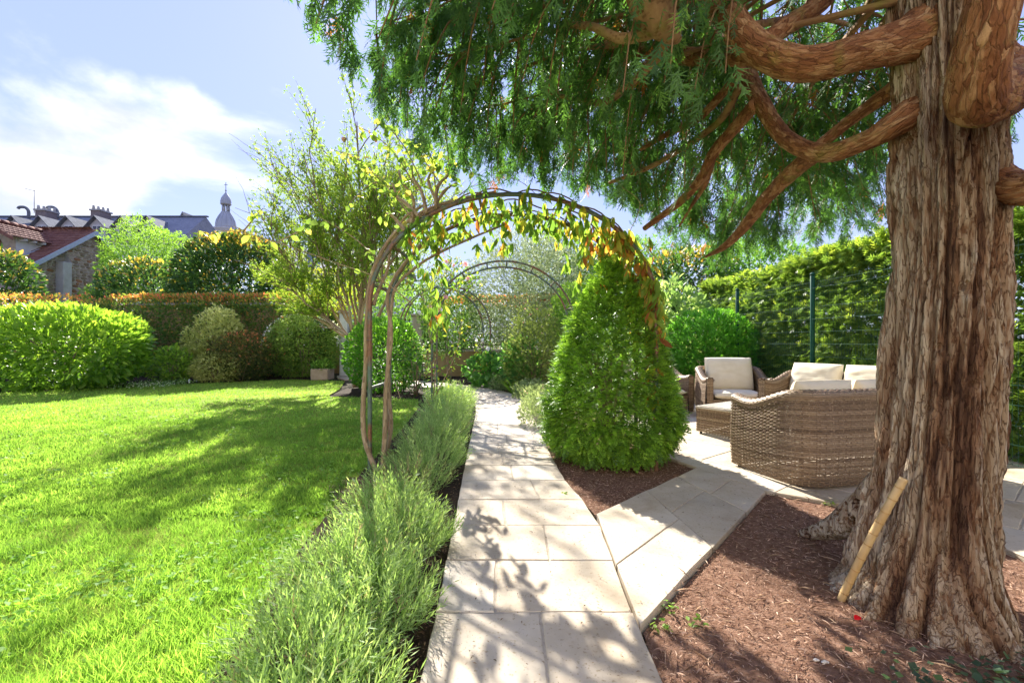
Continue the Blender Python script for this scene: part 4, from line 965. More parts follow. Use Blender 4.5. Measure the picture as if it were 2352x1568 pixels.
for k in range(12):
    a = k*math.pi/6+.13; V, F = tube(spline([(cx_+r*math.cos(a), 120+r*math.sin(a), z) for r, z in ((2.44, 31), (2.28, 32.6), (1.93, 33.6), (1.48, 34.5), (1.12, 35.1))], 12), .06, 5); obj('rib', npmesh('rib', V, F, M_lead), dome)
for k in range(8):
    a = k*math.pi/4+.3; V, F = tube([(cx_+.82*math.cos(a), 120+.82*math.sin(a), 35.3), (cx_+.82*math.cos(a), 120+.82*math.sin(a), 37.35)], .15, 8); obj('column', npmesh('column', V, F, M_lead), ch)
lathe('lantern_ring', [(.5, 37.2), (1.1, 37.2), (1.3, 37.4), (1.3, 37.6), (1.2, 37.62)], cx_, 120, M_lead, parent=ch)
lathe('lantern_cap', [(1.25, 37.6), (1.28, 38.1), (1.12, 38.9), (.75, 39.6), (.4, 40.1), (.16, 40.5), (.1, 40.8), (.22, 41.0), (.22, 41.15), (.05, 41.3), (.03, 41.4)], cx_, 120, M_lead, parent=ch)
b = MB(); wallbox(b, cx_-.05, cx_+.05, 119.95, 120.05, 41.3, 43.2); wallbox(b, cx_-.45, cx_+.45, 119.96, 120.04, 42.5, 42.6); obj('cross', b.mesh('cross', M_iron), ch)

# ---- pale house across the street, seen through the myrtle
ph = thing('pale_house', (-17, 36, 0), 'pale house with slate roof glimpsed behind the thin tree and arch', 'house')
x0, x1 = gx(625, 36), gx(905, 36)
b = MB(); wallbox(b, x0, x1, 36, 43, 0, 7.0); obj('wall', b.mesh('wall', M_pale), ph)
b = MB(); b.poly([(x0-.3, 35.7, 6.95), (x1+.3, 35.7, 6.95), (x1+.3, 39.5, 9.3), (x0-.3, 39.5, 9.3)]); b.poly([(x1+.3, 43.3, 6.95), (x0-.3, 43.3, 6.95), (x0-.3, 39.5, 9.3), (x1+.3, 39.5, 9.3)]); obj('roof', b.mesh('roof', M_slate), ph)
for i in range(4):
    for z in (1.2, 4.2):
        x = x0+1.3+2.3*i; b = MB(); wallbox(b, x-.5, x+.5, 35.95, 36.02, z, z+1.7); wq = obj('window', b.mesh('window', M_white), ph)
        for s in (-1, 1):
            b = MB(); wallbox(b, x+s*.24-.19, x+s*.24+.19, 35.93, 35.948, z+.08, z+1.62); obj('pane', b.mesh('pane', M_glass), wq)
b = MB(); wallbox(b, x0+1.5, x0+2.5, 39, 40, 8.5, 11.2); obj('chimney', b.mesh('chimney', M_conc), ph)

hb = MB(); wallbox(hb, -17, 9, -13, -6.5, -.04, 8.6); hs_ = struct('bounce_facade', hb.mesh('bounce_facade', M_cream))  # added house, out of view: its sunlit wall fills the garden's shade
for i in range(8):
    for z in (.9, 4.6):
        x = -15.4+3.2*i; hb = MB(); wallbox(hb, x-.6, x+.6, -6.52, -6.42, z, z+2.2); wq = obj('window', hb.mesh('window', M_white), hs_)
        for sx in (-1, 1):
            hb = MB(); wallbox(hb, x+sx*.29-.25, x+sx*.29+.25, -6.415, -6.40, z+.1, z+2.1); obj('pane', hb.mesh('pane', M_glass), wq)
hb = MB()
hb.poly([(-17.5, -6.1, 8.5), (9.5, -6.1, 8.5), (9.5, -9.75, 11.4), (-17.5, -9.75, 11.4)]); hb.poly([(9.5, -13.4, 8.5), (-17.5, -13.4, 8.5), (-17.5, -9.75, 11.4), (9.5, -9.75, 11.4)]); obj('roof', hb.mesh('roof', M_slate), hs_)
# ================================================================ arches, fence, terrace furniture
def paintmat():
    m, t, out = nt('green_paint_rust'); p = t.nodes.new('ShaderNodeBsdfPrincipled')
    c1 = ramp(t, [(.3, (.06, .11, .085)), (.7, (.12, .17, .13))], noise(t, 9, 5)); mx = t.nodes.new('ShaderNodeMix'); mx.data_type = 'RGBA'
    c2 = ramp(t, [(.3, (.13, .055, .025)), (.7, (.27, .13, .07))], noise(t, 30, 5))
    t.links.new(c1, mx.inputs['A']); t.links.new(c2, mx.inputs['B']); t.links.new(ramp(t, [(.46, (0, 0, 0)), (.58, (1, 1, 1))], noise(t, 3.2, 6, .65)), mx.inputs['Factor'])
    t.links.new(mx.outputs['Result'], p.inputs['Base Color']); p.inputs['Roughness'].default_value = .5
    bp = t.nodes.new('ShaderNodeBump'); bp.inputs['Strength'].default_value = .3; bp.inputs['Distance'].default_value = .003; t.links.new(noise(t, 60, 5), bp.inputs['Height']); t.links.new(bp.outputs[0], p.inputs['Normal'])
    t.links.new(p.outputs[0], out.inputs[0]); return m
M_arch = paintmat()
def hoop_path(hw, spring, H, n=34):
    q = [(-hw, 0)]+[(-hw, spring*k/6) for k in range(1, 6)]+[(hw*math.cos(a), spring+(H-spring)*math.sin(a)) for a in np.linspace(math.pi, 0, n)]+[(hw, spring*k/6) for k in range(5, 0, -1)]+[(hw, 0)]
    return np.array(q)
def barloop(q, w, t):
    """flat bar along a path in the x-z plane, w deep in y, t thick"""
    T = unit(np.gradient(q, axis=0)); N = np.stack((-T[:, 1], T[:, 0]), 1); V = []
    for s, y in ((-1, -1), (1, -1), (1, 1), (-1, 1)):
        p = q+N*s*t/2; V.append(np.stack((p[:, 0], np.full(len(q), y*w/2), p[:, 1]), 1))
    V = np.stack(V, 1).reshape(-1, 3); n = len(q); i = np.arange(n-1)[:, None]*4; j = np.arange(4)[None]; j2 = (j+1) % 4
    return V, [np.stack((i+j, i+j2, i+4+j2, i+4+j), -1).reshape(-1, 4)]
def arch(c, yaw, hw, H, spring, depth, label, w=.042, t=.030):
    a = thing('garden_arch', (c[0], c[1], 0), label, 'garden arch', 'green metal rose arches over the path')
    Rm = Matrix.Translation((c[0], c[1], 0)) @ Matrix.Rotation(yaw, 4, 'Z')
    q = hoop_path(hw, spring, H)
    for s in (-1, 1):
        V, F = barloop(q, w, t); V = V+np.array((0, s*depth/2, 0)); V2 = np.array([Rm @ Vector(v) for v in V]); obj('hoop', npmesh('hoop', V2, F, M_arch), a)
    for k in (3, 8, 12, 16, 20, 23, 27, 31, 36, 42):
        k = min(k, len(q)-1); p = q[k]; b = MB(); b.box((p[0], 0, p[1]), (.026, depth-w, .026)); V2 = [Rm @ Vector(v) for v in b.v]; b.v = [tuple(v) for v in V2]; obj('rung', b.mesh('rung', M_arch), a)
    return a
arch((0.01, 4.95), 0, 1.44, 2.78, 1.66, .74, 'nearest and widest green metal arch, hung with yellowing climber leaves', t=.034)
arch((-.17, 8.85), R(2), 1.33, 2.80, 1.60, .70, 'middle green metal arch with pink roses on its left leg')
arch((-1.85, 12.7), R(24), 1.22, 2.82, 1.65, .60, 'farthest and smallest green metal arch at the bend of the path')

# ---- welded mesh fence in front of the right hedge
def hx(Y): return 5.42-.06*(Y-4.5)          # front face of the hedge
M_fence = pmat('fence_green', [(.3, (.008, .06, .042)), (.7, (.015, .085, .06))], 20, .65, .05, 60, .2)
fence = thing('mesh_fence', (4.9, 7.4, 0), 'dark green welded mesh fence with round posts in front of the right hedge', 'fence')
fy = [3.0, 5.2, 7.4, 9.6, 11.8]
for y in fy:
    x = hx(y)-.36; V, F = tube([(x, y, 0), (x, y, 2.36), (x, y, 2.38)], [.034, .034, .02], 14); po = obj('post', npmesh('post', V, F, M_fence, smooth=True), fence)
    V, F = tube([(x, y, 2.38), (x, y, 2.40), (x, y, 2.42)], [.038, .038, .015], 14); obj('post_cap', npmesh('post_cap', V, F, M_fence, smooth=True), po)
for y0, y1 in zip(fy[:-1], fy[1:]):
    parts = []; A = np.array((hx(y0)-.36, y0, 0)); Bq = np.array((hx(y1)-.36, y1, 0)); L = np.linalg.norm(Bq-A); U = (Bq-A)/L; Nn = np.array((-U[1], U[0], 0))
    zs = np.arange(.06, 2.3, .2); fold = [k for k in (.46, 1.06, 1.66, 2.16)]
    prof = []
    prof = [(.05, 0)]
    for f_ in fold: prof += [(f_-.05, 0), (f_, .035), (f_+.05, 0)]
    prof.append((2.33, 0))
    for k in range(int(L/.052)):
        p = A+U*(.04+.052*k); parts.append(tube([p+np.array((0, 0, z))+Nn*o for z, o in prof], .0019, 4, False))
    for z in list(zs)+fold: 
        o = .035 if z in fold else 0; parts.append(tube([A+U*.03+np.array((0, 0, z))+Nn*o, Bq-U*.03+np.array((0, 0, z))+Nn*o], .0020, 4, False))
    V, F = merge(parts); obj('wire_panel', npmesh('wire_panel', V, F, M_fence), fence, 'stuff')

# ---- woven furniture
def ratmat(name, st):
    m, t, out = nt(name); a = t.nodes.new('ShaderNodeAttribute'); a.attribute_name = 'tint'; p = t.nodes.new('ShaderNodeBsdfPrincipled')
    n = noise(t, 60, 3); ad = t.nodes.new('ShaderNodeMath'); ad.operation = 'MULTIPLY_ADD'; t.links.new(n, ad.inputs[0]); ad.inputs[1].default_value = .5; t.links.new(a.outputs['Fac'], ad.inputs[2])
    t.links.new(ramp(t, st, ad.outputs[0]), p.inputs['Base Color']); p.inputs['Roughness'].default_value = .5; p.inputs['Specular IOR Level'].default_value = .4; t.links.new(p.outputs[0], out.inputs[0]); return m
M_rat = ratmat('rattan', [(.2, (.07, .042, .022)), (.55, (.18, .118, .07)), (.95, (.33, .24, .155)), (1.2, (.46, .37, .27))])
def weave(G, Nn, us, stake=.042, amp=.0045, cover=.92, wid=None):
    """G[row boundary, col, 3]: horizontal strands between row boundaries, in and out round upright stakes; us: arc length per column"""
    nr, nc = G.shape[0]-1, G.shape[1]; parts = []; tint = []
    for r in range(nr):
        lo = G[r]; hi = G[r+1]; m = (lo+hi)/2; h = (hi-lo)*cover/2; o = amp*np.cos(math.pi*us/stake+math.pi*r)[:, None]*Nn
        bul = Nn*.0035
        V = np.stack((m-h+o, m+o+bul, m+h+o), 1).reshape(-1, 3); i = np.arange(nc-1)[:, None]*3; j = np.arange(2)[None]
        F = np.stack((i+j, i+3+j, i+4+j, i+1+j), -1).reshape(-1, 4); parts.append((V, [F])); tint.append(np.full(len(F), random.uniform(.1, .65))+.1*np.repeat(rng.random(nc-1), 2))
    k = 0
    for s in np.arange(stake/2, us[-1], stake):
        c = np.searchsorted(us, s); c = min(c, nc-1); col = G[:, c]; tg = unit(np.gradient(G[G.shape[0]//2], axis=0))[c]
        V = np.stack((col-tg*.006, col+Nn[c]*.003, col+tg*.006), 1).reshape(-1, 3); i = np.arange(nr)[:, None]*3; j = np.arange(2)[None]
        F = np.stack((i+j, i+1+j, i+4+j, i+3+j), -1).reshape(-1, 4); parts.append((V, [F])); tint.append(np.full(len(F), random.uniform(.2, .6)))
    return parts, np.concatenate(tint)
def u_path(W, D, rc, n=150):
    """from the front of one arm round the back to the other arm; local front is -Y"""
    q = [(-W/2, -D/2), (-W/2, D/2-rc)]+[(-W/2+rc-rc*math.cos(a), D/2-rc+rc*math.sin(a)) for a in np.linspace(.15, math.pi/2, 7)]
    q = q+[(-x, y) for x, y in q[::-1]]; q = np.array(q); s = np.concatenate(([0], np.cumsum(np.linalg.norm(np.diff(q, axis=0), axis=1))))
    ss = np.linspace(0, s[-1], n); p = np.stack([np.interp(ss, s, q[:, k]) for k in (0, 1)], 1); T = unit(np.gradient(p, axis=0)); N = np.stack((-T[:, 1], T[:, 0]), 1)
    return p, N, ss
def wicker_seat(name, loc, yaw, W, D, arm, back, label, cat, group=None, seat=.30, th=.10, rc=.22):
    o = thing(name, (loc[0], loc[1], .035), label, cat, group); Rm = Matrix.Translation((loc[0], loc[1], .035)) @ Matrix.Rotation(yaw, 4, 'Z')
    M3 = np.array(Rm.to_3x3()); tr = np.array(Rm.translation)
    def tow(V): return V @ M3.T+tr
    n = int(112*(W+2*D)/2.9); p, N, ss = u_path(W, D, rc, n); N = -N if (N[0][0] > 0) else N
    t = (p[:, 1]+D/2)/D; h = arm+(back-arm)*(np.clip((t-.25)/.65, 0, 1)**2*(3-2*np.clip((t-.25)/.65, 0, 1)))+.03*np.exp(-(t/.12)**2)
    def part(nm, G, NN, us, stake=.042):
        parts, tint = weave(G, NN, us, stake); V, F = merge(parts); obj(nm, npmesh(nm, tow(V), F, M_rat, tint=tint), o, 'stuff')
    N3 = np.concatenate((N, np.zeros((n, 1))), 1)
    rows = int(back/.0185)
    f = np.linspace(0, 1, rows+1)[:, None]
    bulge = .025*np.sin(np.pi*np.clip(f, 0, 1))
    G = np.stack([np.broadcast_to(p[None, :, k], (rows+1, n))+N[None, :, k]*bulge for k in (0, 1)]+[.02+f*(h[None]-.05)], -1); part('outer_weave', G, N3, ss)
    pi_ = p-N*th; rows = int((back-seat)/.0185); f = np.linspace(0, 1, rows+1)[:, None]
    G = np.stack([np.broadcast_to(pi_[None, :, k], (rows+1, n)) for k in (0, 1)]+[seat-.03+f*(h[None]-seat+.0)], -1); part('inner_weave', G, -N3, ss)
    # rolled top rim: strands run along it
    a = np.linspace(-.15*math.pi, 1.15*math.pi, 11); cen = np.concatenate((p-N*th/2, (h-.03)[:, None]), 1); rr = th/2+.018
    G = np.stack([cen+N3*rr*math.cos(x)+np.array((0, 0, 1))*rr*.8*math.sin(x) for x in a], 0)
    parts = []; tint = []
    for r in range(len(a)-1):
        lo, hi = G[r], G[r+1]; nn = unit((lo+hi)/2-cen); oo = .005*np.cos(math.pi*ss/.03+math.pi*r)[:, None]*nn; m = (lo+hi)/2; hh = (hi-lo)*.42
        V = np.stack((m-hh+oo, m+oo+nn*.004, m+hh+oo), 1).reshape(-1, 3); i = np.arange(n-1)[:, None]*3; j = np.arange(2)[None]; F = np.stack((i+j, i+3+j, i+4+j, i+1+j), -1).reshape(-1, 4); parts.append((V, [F])); tint.append(rng.uniform(.15, .6)+.1*rng.random(len(F)))
    V, F = merge(parts); obj('top_rim', npmesh('top_rim', tow(V), F, M_rat, tint=np.concatenate(tint)), o, 'stuff')
    # arm fronts and the apron under the seat
    for s in (-1, 1):
        x = np.linspace(s*W/2, s*(W/2-th), 9); rows = int(arm/.0185); f = np.linspace(0, 1, rows+1)
        G = np.stack((np.broadcast_to(x[None], (rows+1, 9)), np.full((rows+1, 9), -D/2-.004), np.broadcast_to((.02+f*(arm+.01))[:, None], (rows+1, 9))), -1)
        part('arm_front', G, np.broadcast_to(np.array((0, -1., 0)), (9, 3)), np.abs(x-x[0]), .034)
    x = np.linspace(-W/2+th, W/2-th, int((W-2*th)/.013)); rows = int(seat/.0185); f = np.linspace(0, 1, rows+1)
    G = np.stack((np.broadcast_to(x[None], (rows+1, len(x))), np.full((rows+1, len(x)), -D/2+.03), np.broadcast_to((.02+f*(seat-.02))[:, None], (rows+1, len(x)))), -1)
    part('apron', G, np.broadcast_to(np.array((0, -1., 0)), (len(x), 3)), x-x[0])
    b = MB(); b.box((0, .02, seat-.015), (W-2*th+.02, D-th-.06, .02)); obj('seat_deck', npmesh('seat_deck', tow(np.array(b.v)), np.array(b.f), M_rat, tint=np.full(6, .3)), o)
    # frame inside the weave, and feet
    for sx in (-1, 1):
        for sy in (-1, 1):
            q_ = .05 if sy < 0 else .05+rc*.32
            V, F = tube(tow(np.array([(sx*(W/2-q_), sy*(D/2-q_), -.03), (sx*(W/2-q_), sy*(D/2-q_), arm-.06)])), .02, 8); obj('leg', npmesh('leg', V, F, M_iron), o)
    return o, tow
M_cush = pmat('cream_canvas', [(.3, (.74, .66, .50)), (.7, (.83, .75, .60))], 6, .9, .25, 300, .2, dist=.002)
def cushion(tow, c, size, tilt, label, rz=0, group='cream seat cushions', puff=1.0, sag=0):
    """local: size (w, d, t); tilt about local x; rests against the back"""
    n = 30; u = np.linspace(-1, 1, n); A, B = np.meshgrid(u, u)
    prof = ((1-np.abs(A)**5)*(1-np.abs(B)**5))**.5; cr = .90+.10*(1-np.abs(A)**2)*(1-np.abs(B)**2)
    pin = 1-.035*(np.abs(A)**2*np.abs(B)**2)
    wr = (fbm(np.stack((A*2.5+c[0]*9, B*5+c[1]*7, A*0), -1), 3)-.5)*.022*prof
    x = A*size[0]/2*pin*(1-.02*(1-B**2)); y = B*size[1]/2*pin*(1-.02*(1-A**2)); zt = size[2]/2*prof*cr*puff+wr+.006
    V = np.concatenate((np.stack((x, y, zt), -1).reshape(-1, 3), np.stack((x, y, -zt+2*wr), -1).reshape(-1, 3)))
    i = (np.arange(n-1)[:, None]*n+np.arange(n-1)[None]).reshape(-1); F = np.stack((i, i+1, i+n+1, i+n), -1); F2 = F[:, ::-1]+n*n
    e = np.concatenate((np.arange(n-1), n-1+n*np.arange(n-1), n*n-1-np.arange(n-1), n*(n-1)-n*np.arange(n-1))); e2 = np.roll(e, -1); F3 = np.stack((e2, e, e+n*n, e2+n*n), -1)
    Rl = np.array((Matrix.Rotation(rz, 3, 'Z') @ Matrix.Rotation(tilt, 3, 'X'))); V = V @ Rl.T+np.array(c)
    th_ = thing('cushion', tuple(tow(np.array([c]))[0]), label, 'cushion', group)
    obj('cover', npmesh('cover', tow(V), np.concatenate((F, F2, F3)), M_cush, smooth=True), th_)
    loop = np.concatenate(((np.stack((x, y, 0*x), -1)).reshape(-1, 3)[e], (np.stack((x, y, 0*x), -1)).reshape(-1, 3)[e[:1]])) @ Rl.T+np.array(c)
    Vt, Ft = tube(tow(loop*1.0), .006, 6, False); obj('piping', npmesh('piping', Vt, Ft, M_cush, smooth=True), th_)
    return th_
def yaw_of(f): return math.atan2(f[0], -f[1])
s1, t1 = wicker_seat('wicker_sofa', (3.33, 4.46), yaw_of((-.2, .98)), 2.0, .86, .68, .82, 'brown woven rattan sofa seen from behind, next to the big trunk', 'sofa', 'rattan seats on the terrace', rc=.26)
for i, (x, lab) in enumerate(((.62, 'cream back cushion nearest the arm of the sofa seen from behind'), (-.02, 'cream back cushion next to the trunk on the sofa seen from behind'))):
    cushion(t1, (x, .22, .70), (.60, .46, .19), R(74), lab)
for x, lab in ((.46, 'cream seat cushion of the sofa seen from behind, end by the coffee table'), (-.46, 'cream seat cushion of the sofa seen from behind, trunk end')):
    cushion(t1, (x, -.06, .365), (.90, .70, .14), 0, lab)
s2, t2 = wicker_seat('wicker_sofa', (4.45, 6.28), yaw_of((-.9, -.43)), 1.66, .84, .66, .80, 'shorter rattan sofa with white cushions standing along the mesh fence', 'sofa', 'rattan seats on the terrace')
for x, lab in ((-.38, 'white back cushion of the fence side sofa, nearer the armchair'), (.36, 'white back cushion of the fence side sofa, nearer the trunk')):
    cushion(t2, (x, .20, .70), (.72, .50, .20), R(74), lab)
for x, lab in ((-.37, 'cream seat cushion of the fence side sofa, armchair end'), (.37, 'cream seat cushion of the fence side sofa, trunk end')):
    cushion(t2, (x, -.06, .365), (.72, .68, .14), 0, lab)
a1, t3 = wicker_seat('wicker_armchair', (3.80, 7.85), yaw_of((-.12, -.99)), 1.08, .82, .62, .80, 'rattan armchair with big cream cushions behind the coffee table', 'armchair', 'rattan seats on the terrace')
cushion(t3, (0, .17, .70), (.80, .58, .20), R(76), 'large pale back cushion of the armchair behind the coffee table')
cushion(t3, (0, -.07, .365), (.84, .68, .14), 0, 'cream seat cushion of the armchair behind the coffee table')
a2, t4 = wicker_seat('wicker_armchair', (2.60, 8.35), yaw_of((.25, -.97)), 1.08, .82, .62, .80, 'rattan armchair half hidden behind the clipped yew', 'armchair', 'rattan seats on the terrace')
cushion(t4, (0, .17, .70), (.80, .58, .20), R(76), 'pale back cushion of the armchair behind the yew')
cushion(t4, (0, -.07, .365), (.84, .68, .14), 0, 'cream seat cushion of the armchair behind the yew')
# coffee table
tb = thing('coffee_table', (3.11, 6.19, .035), 'square woven rattan coffee table with plain flat top in front of the armchair', 'coffee table')
Rm = Matrix.Translation((3.11, 6.19, .035)) @ Matrix.Rotation(math.atan2(-.83, .56), 4, 'Z'); M3 = np.array(Rm.to_3x3()); tr_ = np.array(Rm.translation)
def tw(V): return np.asarray(V, float) @ M3.T+tr_
Wt, Ht = .80, .37
for k in range(4):
    a = k*math.pi/2; c, s = math.cos(a), math.sin(a); x = np.linspace(-Wt/2, Wt/2, 64); rows = 19; f = np.linspace(.03, Ht-.02, rows+1)
    X = np.broadcast_to(x[None], (rows+1, 64)); Yv = np.full((rows+1, 64), -Wt/2); G = np.stack((X*c-Yv*s, X*s+Yv*c, np.broadcast_to(f[:, None], (rows+1, 64))), -1)
    parts, tint = weave(G, np.broadcast_to(np.array((s, -c, 0.)), (64, 3)), x-x[0]); V, F = merge(parts); obj('side_weave', npmesh('side_weave', tw(V), F, M_rat, tint=tint), tb, 'stuff')
b = MB(); b.box((0, 0, Ht-.008), (Wt+.03, Wt+.03, .03), 0, .008); obj('table_top', npmesh('table_top', tw(b.v), [np.array([f for f in b.f if len(f) == 3]), np.array([f for f in b.f if len(f) == 4])], pmat('table_top', [(.3, (.40, .37, .31)), (.7, (.5, .46, .39))], 30, .5, .3, 90)), tb)
b = MB(); b.box((0, 0, Ht+.011), (Wt-.04, Wt-.04, .008), 0, .002); obj('glass_plate', npmesh('glass_plate', tw(b.v), [np.array([f for f in b.f if len(f) == 3]), np.array([f for f in b.f if len(f) == 4])], pmat('plate', [(.3, (.52, .50, .45)), (.7, (.56, .54, .49))], 5, .12, 0, None, .6)), tb)
for sx in (-1, 1):
    for sy in (-1, 1):
        V, F = tube(tw([(sx*.36, sy*.36, -.035), (sx*.36, sy*.36, Ht-.03)]), .02, 8); obj('leg', npmesh('leg', V, F, M_iron), tb)
# ================================================================ shrubs, hedges, trees
M_stem = barkmat('shrub_stem', [(.1, (.14, .095, .055)), (.5, (.29, .21, .13)), (.9, (.42, .33, .22))], .4, 40, (1, 1, .4))
def stems(parent, c, top, n, spread, r0=.018, zb=0.0, name='stem', m=None, joined=False):
    parts = []
    for i in range(n):
        a = random.uniform(0, 2*math.pi); q = random.uniform(.3, 1)*spread
        p0 = np.array((c[0]+.12*spread*math.cos(a), c[1]+.12*spread*math.sin(a), zb)); p1 = np.array((c[0]+q*math.cos(a), c[1]+q*math.sin(a), top*random.uniform(.75, 1)))
        md = (p0+p1)/2+np.array((-.15*q*math.cos(a), -.15*q*math.sin(a), .1*top)); s = spline([p0, md, p1], 8); V, F = tube(s, np.linspace(r0, r0*.4, 8), 6)
        if joined: parts.append((V, F))
        else: obj(name, npmesh(name, V, F, m or M_stem, tint=np.full(sum(len(f) for f in F), random.uniform(.3, .7)), smooth=True), parent)
def bush(name, label, cat, c, r, n, size, tpl, mname, st, lump=.12, freq=2.0, depth=.2, p=2.3, tintf=None, singles=0, up=.3, rand=.6, inner=.35, zmin=.03, nst=5, group=None, part='leaf', seed=None, keep=None, **mk):
    o = thing(name, (c[0], c[1], 0), label, cat, group); sd = seed if seed is not None else abs(hash(label)) % 50 if False else len(label)
    P, No = blob(n, c, r, lump, freq, depth, p, zmin, sd)
    if inner:                                                       # older leaves further in
        P2, N2 = blob(int(n*inner), c, np.asarray(r)*.74, lump, freq, depth*1.3, p, zmin, sd); P = np.vstack((P, P2)); No = np.vstack((No, N2))
    if keep is not None:
        k = keep(P); P, No = P[k], No[k]
    n = len(P); D, N = lay(No, up, rand); S = size*np.clip(rng.normal(.92, .24, n), .35, 1.5)
    t = np.clip(tintf(P, No) if tintf else rng.beta(2, 2, n), 0, 1)
    foliage(o, tpl, P, D, N, S, t, mname, st, singles=singles, part=part, **mk)
    stems(o, c, c[2]+r[2]*.3, nst, min(r[0], r[1])*.7)
    return o
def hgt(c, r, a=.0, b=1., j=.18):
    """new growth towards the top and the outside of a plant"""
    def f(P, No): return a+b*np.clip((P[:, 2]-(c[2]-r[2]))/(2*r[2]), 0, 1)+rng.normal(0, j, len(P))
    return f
broad = tpl_broad(.45); wide = tpl_broad(.6, .06, .1); narrow = tpl_broad(.3, .05, .18)
small = tpl_small(.5); tuft = tpl_tuft(6, .3); tuftn = tpl_tuft(7, .16, 45, 4)

# --- big laurel
c = (gx(140, 12.7), 12.7, 1.08); r = (2.12, 1.55, 1.16)
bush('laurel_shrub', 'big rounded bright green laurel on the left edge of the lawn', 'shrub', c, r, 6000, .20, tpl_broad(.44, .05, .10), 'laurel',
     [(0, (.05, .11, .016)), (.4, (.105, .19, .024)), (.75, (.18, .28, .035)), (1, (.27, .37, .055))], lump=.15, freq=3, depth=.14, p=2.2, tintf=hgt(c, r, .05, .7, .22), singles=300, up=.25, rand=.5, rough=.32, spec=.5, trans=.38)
# --- photinia hedges
PH = [(0, (.035, .08, .02)), (.4, (.075, .14, .03)), (.6, (.15, .19, .04)), (.74, (.38, .24, .06)), (.88, (.46, .17, .07)), (1, (.42, .09, .06))]
def hedge_tint(z1, k=.75):
    return lambda P, No: .12+.38*rng.random(len(P))+.62*np.clip((P[:, 2]-(z1-.5))/.4, 0, 1)*rng.random(len(P))**.7+np.where(rng.random(len(P)) < .07, .35, 0)
bush('photinia_hedge', 'long clipped hedge with red and orange tips along the garden wall', 'hedge', (-11.2, 17.3, 1.48), (4.3, .75, 1.55), 26000, .125, tpl_small(.46, .08), 'photinia', PH, lump=.05, freq=5, depth=.10, p=7, tintf=hedge_tint(3.0), singles=300, inner=.3, nst=8, rough=.35, spec=.5, trans=.3)
bush('photinia_hedge', 'orange tipped hedge end in front of the ochre wall, behind the laurel', 'hedge', (-19.6, 17.6, 1.45), (3.9, .6, 1.60), 7000, .13, tpl_small(.46, .08), 'photinia', PH, lump=.16, freq=5, depth=.16, p=5, tintf=lambda P, No: .25+.3*rng.random(len(P))+.5*np.clip((P[:, 2]-2.3)/.6, 0, 1)*rng.random(len(P))**.5, nst=6, rough=.35, trans=.35)
bush('photinia_hedge', 'reddish hedge behind the low wall and railing under the middle arch', 'hedge', (1.6, 18.1, 1.55), (5.1, .6, 1.5), 30000, .14, tpl_small(.46, .08), 'photinia', PH, lump=.12, freq=4, depth=.14, p=5, tintf=hedge_tint(2.9), nst=6, rough=.35, trans=.35)
# --- magnolias behind the hedge
MG = [(0, (.02, .055, .015)), (.45, (.045, .10, .025)), (.65, (.11, .14, .03)), (.85, (.36, .28, .05)), (1, (.45, .27, .06))]
def mag(c, r, top):
    return lambda P, No: .1+.38*rng.random(len(P))+.6*np.clip((P[:, 2]-(c[2]+r[2]*top))/(r[2]*(1-top)), 0, 1)*(rng.random(len(P)) < .6)+np.where(rng.random(len(P)) < .09, .5, 0)
for lab, c, r, n, s in (('glossy magnolia tree at the far left edge behind the wall', (gx(-5, 19.6), 19.6, 3.5), (1.3, 1.2, 1.75), 2600, .24),
                        ('low rounded magnolia between the stone house and the larger magnolia', (gx(335, 20), 20.0, 3.35), (1.75, 1.3, 1.5), 3000, .22),
                        ('larger broad magnolia with yellow new leaves above the hedge', (gx(540, 19.8), 19.8, 3.75), (2.35, 1.5, 2.15), 8000, .25)):
    bush('magnolia_tree', lab, 'tree', c, r, n, s, tpl_broad(.40, .06, .16), 'magnolia', MG, lump=.15, freq=2.4, depth=.2, p=2.5, tintf=mag(c, r, .45), singles=200, group='magnolias behind the hedge', nst=4, rough=.3, spec=.6, trans=.28)
# --- light green maple beyond
c = (gx(345, 24), 24, 4.55); r = (2.15, 2.2, 2.95)
MP = [(0, (.05, .11, .018)), (.5, (.10, .19, .03)), (1, (.18, .28, .05))]
bush('maple_tree', 'soft light green tree between the stone house and the slate roofs', 'tree', c, r, 9000, .19, tuft, 'maple', MP, lump=.38, freq=2.6, depth=.3, tintf=hgt(c, r, .1, .7, .2), inner=.3, nst=5, trans=.5)
bush('maple_sapling', 'small light green sapling in front of the stone gable wall', 'shrub', (gx(228, 21.5), 21.5, 2.7), (.85, .7, 1.15), 1500, .17, tuft, 'maple', MP, lump=.4, freq=3, depth=.3, nst=3, trans=.5)
# --- border shrubs on the far side of the lawn
c = (gx(492, 15.6), 15.6, 1.25); r = (.95, .8, 1.3)
def pier(P): return (P[:, 2] < 1.0) | (np.abs(P[:, 0]-c[0]-.18) < (2.75-P[:, 2])*.62)
bush('pieris_shrub', 'tall pale olive shrub with pointed top in the far border', 'shrub', c, r, 3400, .15, tuft, 'pieris', [(0, (.14, .16, .05)), (.5, (.26, .28, .09)), (1, (.44, .44, .23))], lump=.3, freq=3, depth=.25, tintf=hgt(c, r, .0, .85, .2), keep=pier, nst=5, trans=.35)
c = (gx(552, 15.2), 15.2, .75); r = (1.05, .85, .85)
bush('azalea_shrub', 'dark low shrub with coral red shoots in the far border', 'shrub', c, r, 2600, .12, tuft, 'azalea', [(0, (.025, .04, .012)), (.6, (.09, .10, .025)), (.84, (.20, .11, .045)), (1, (.46, .16, .08))], lump=.2, freq=3, depth=.25, tintf=hgt(c, r, .0, .62, .28), nst=5, trans=.3)
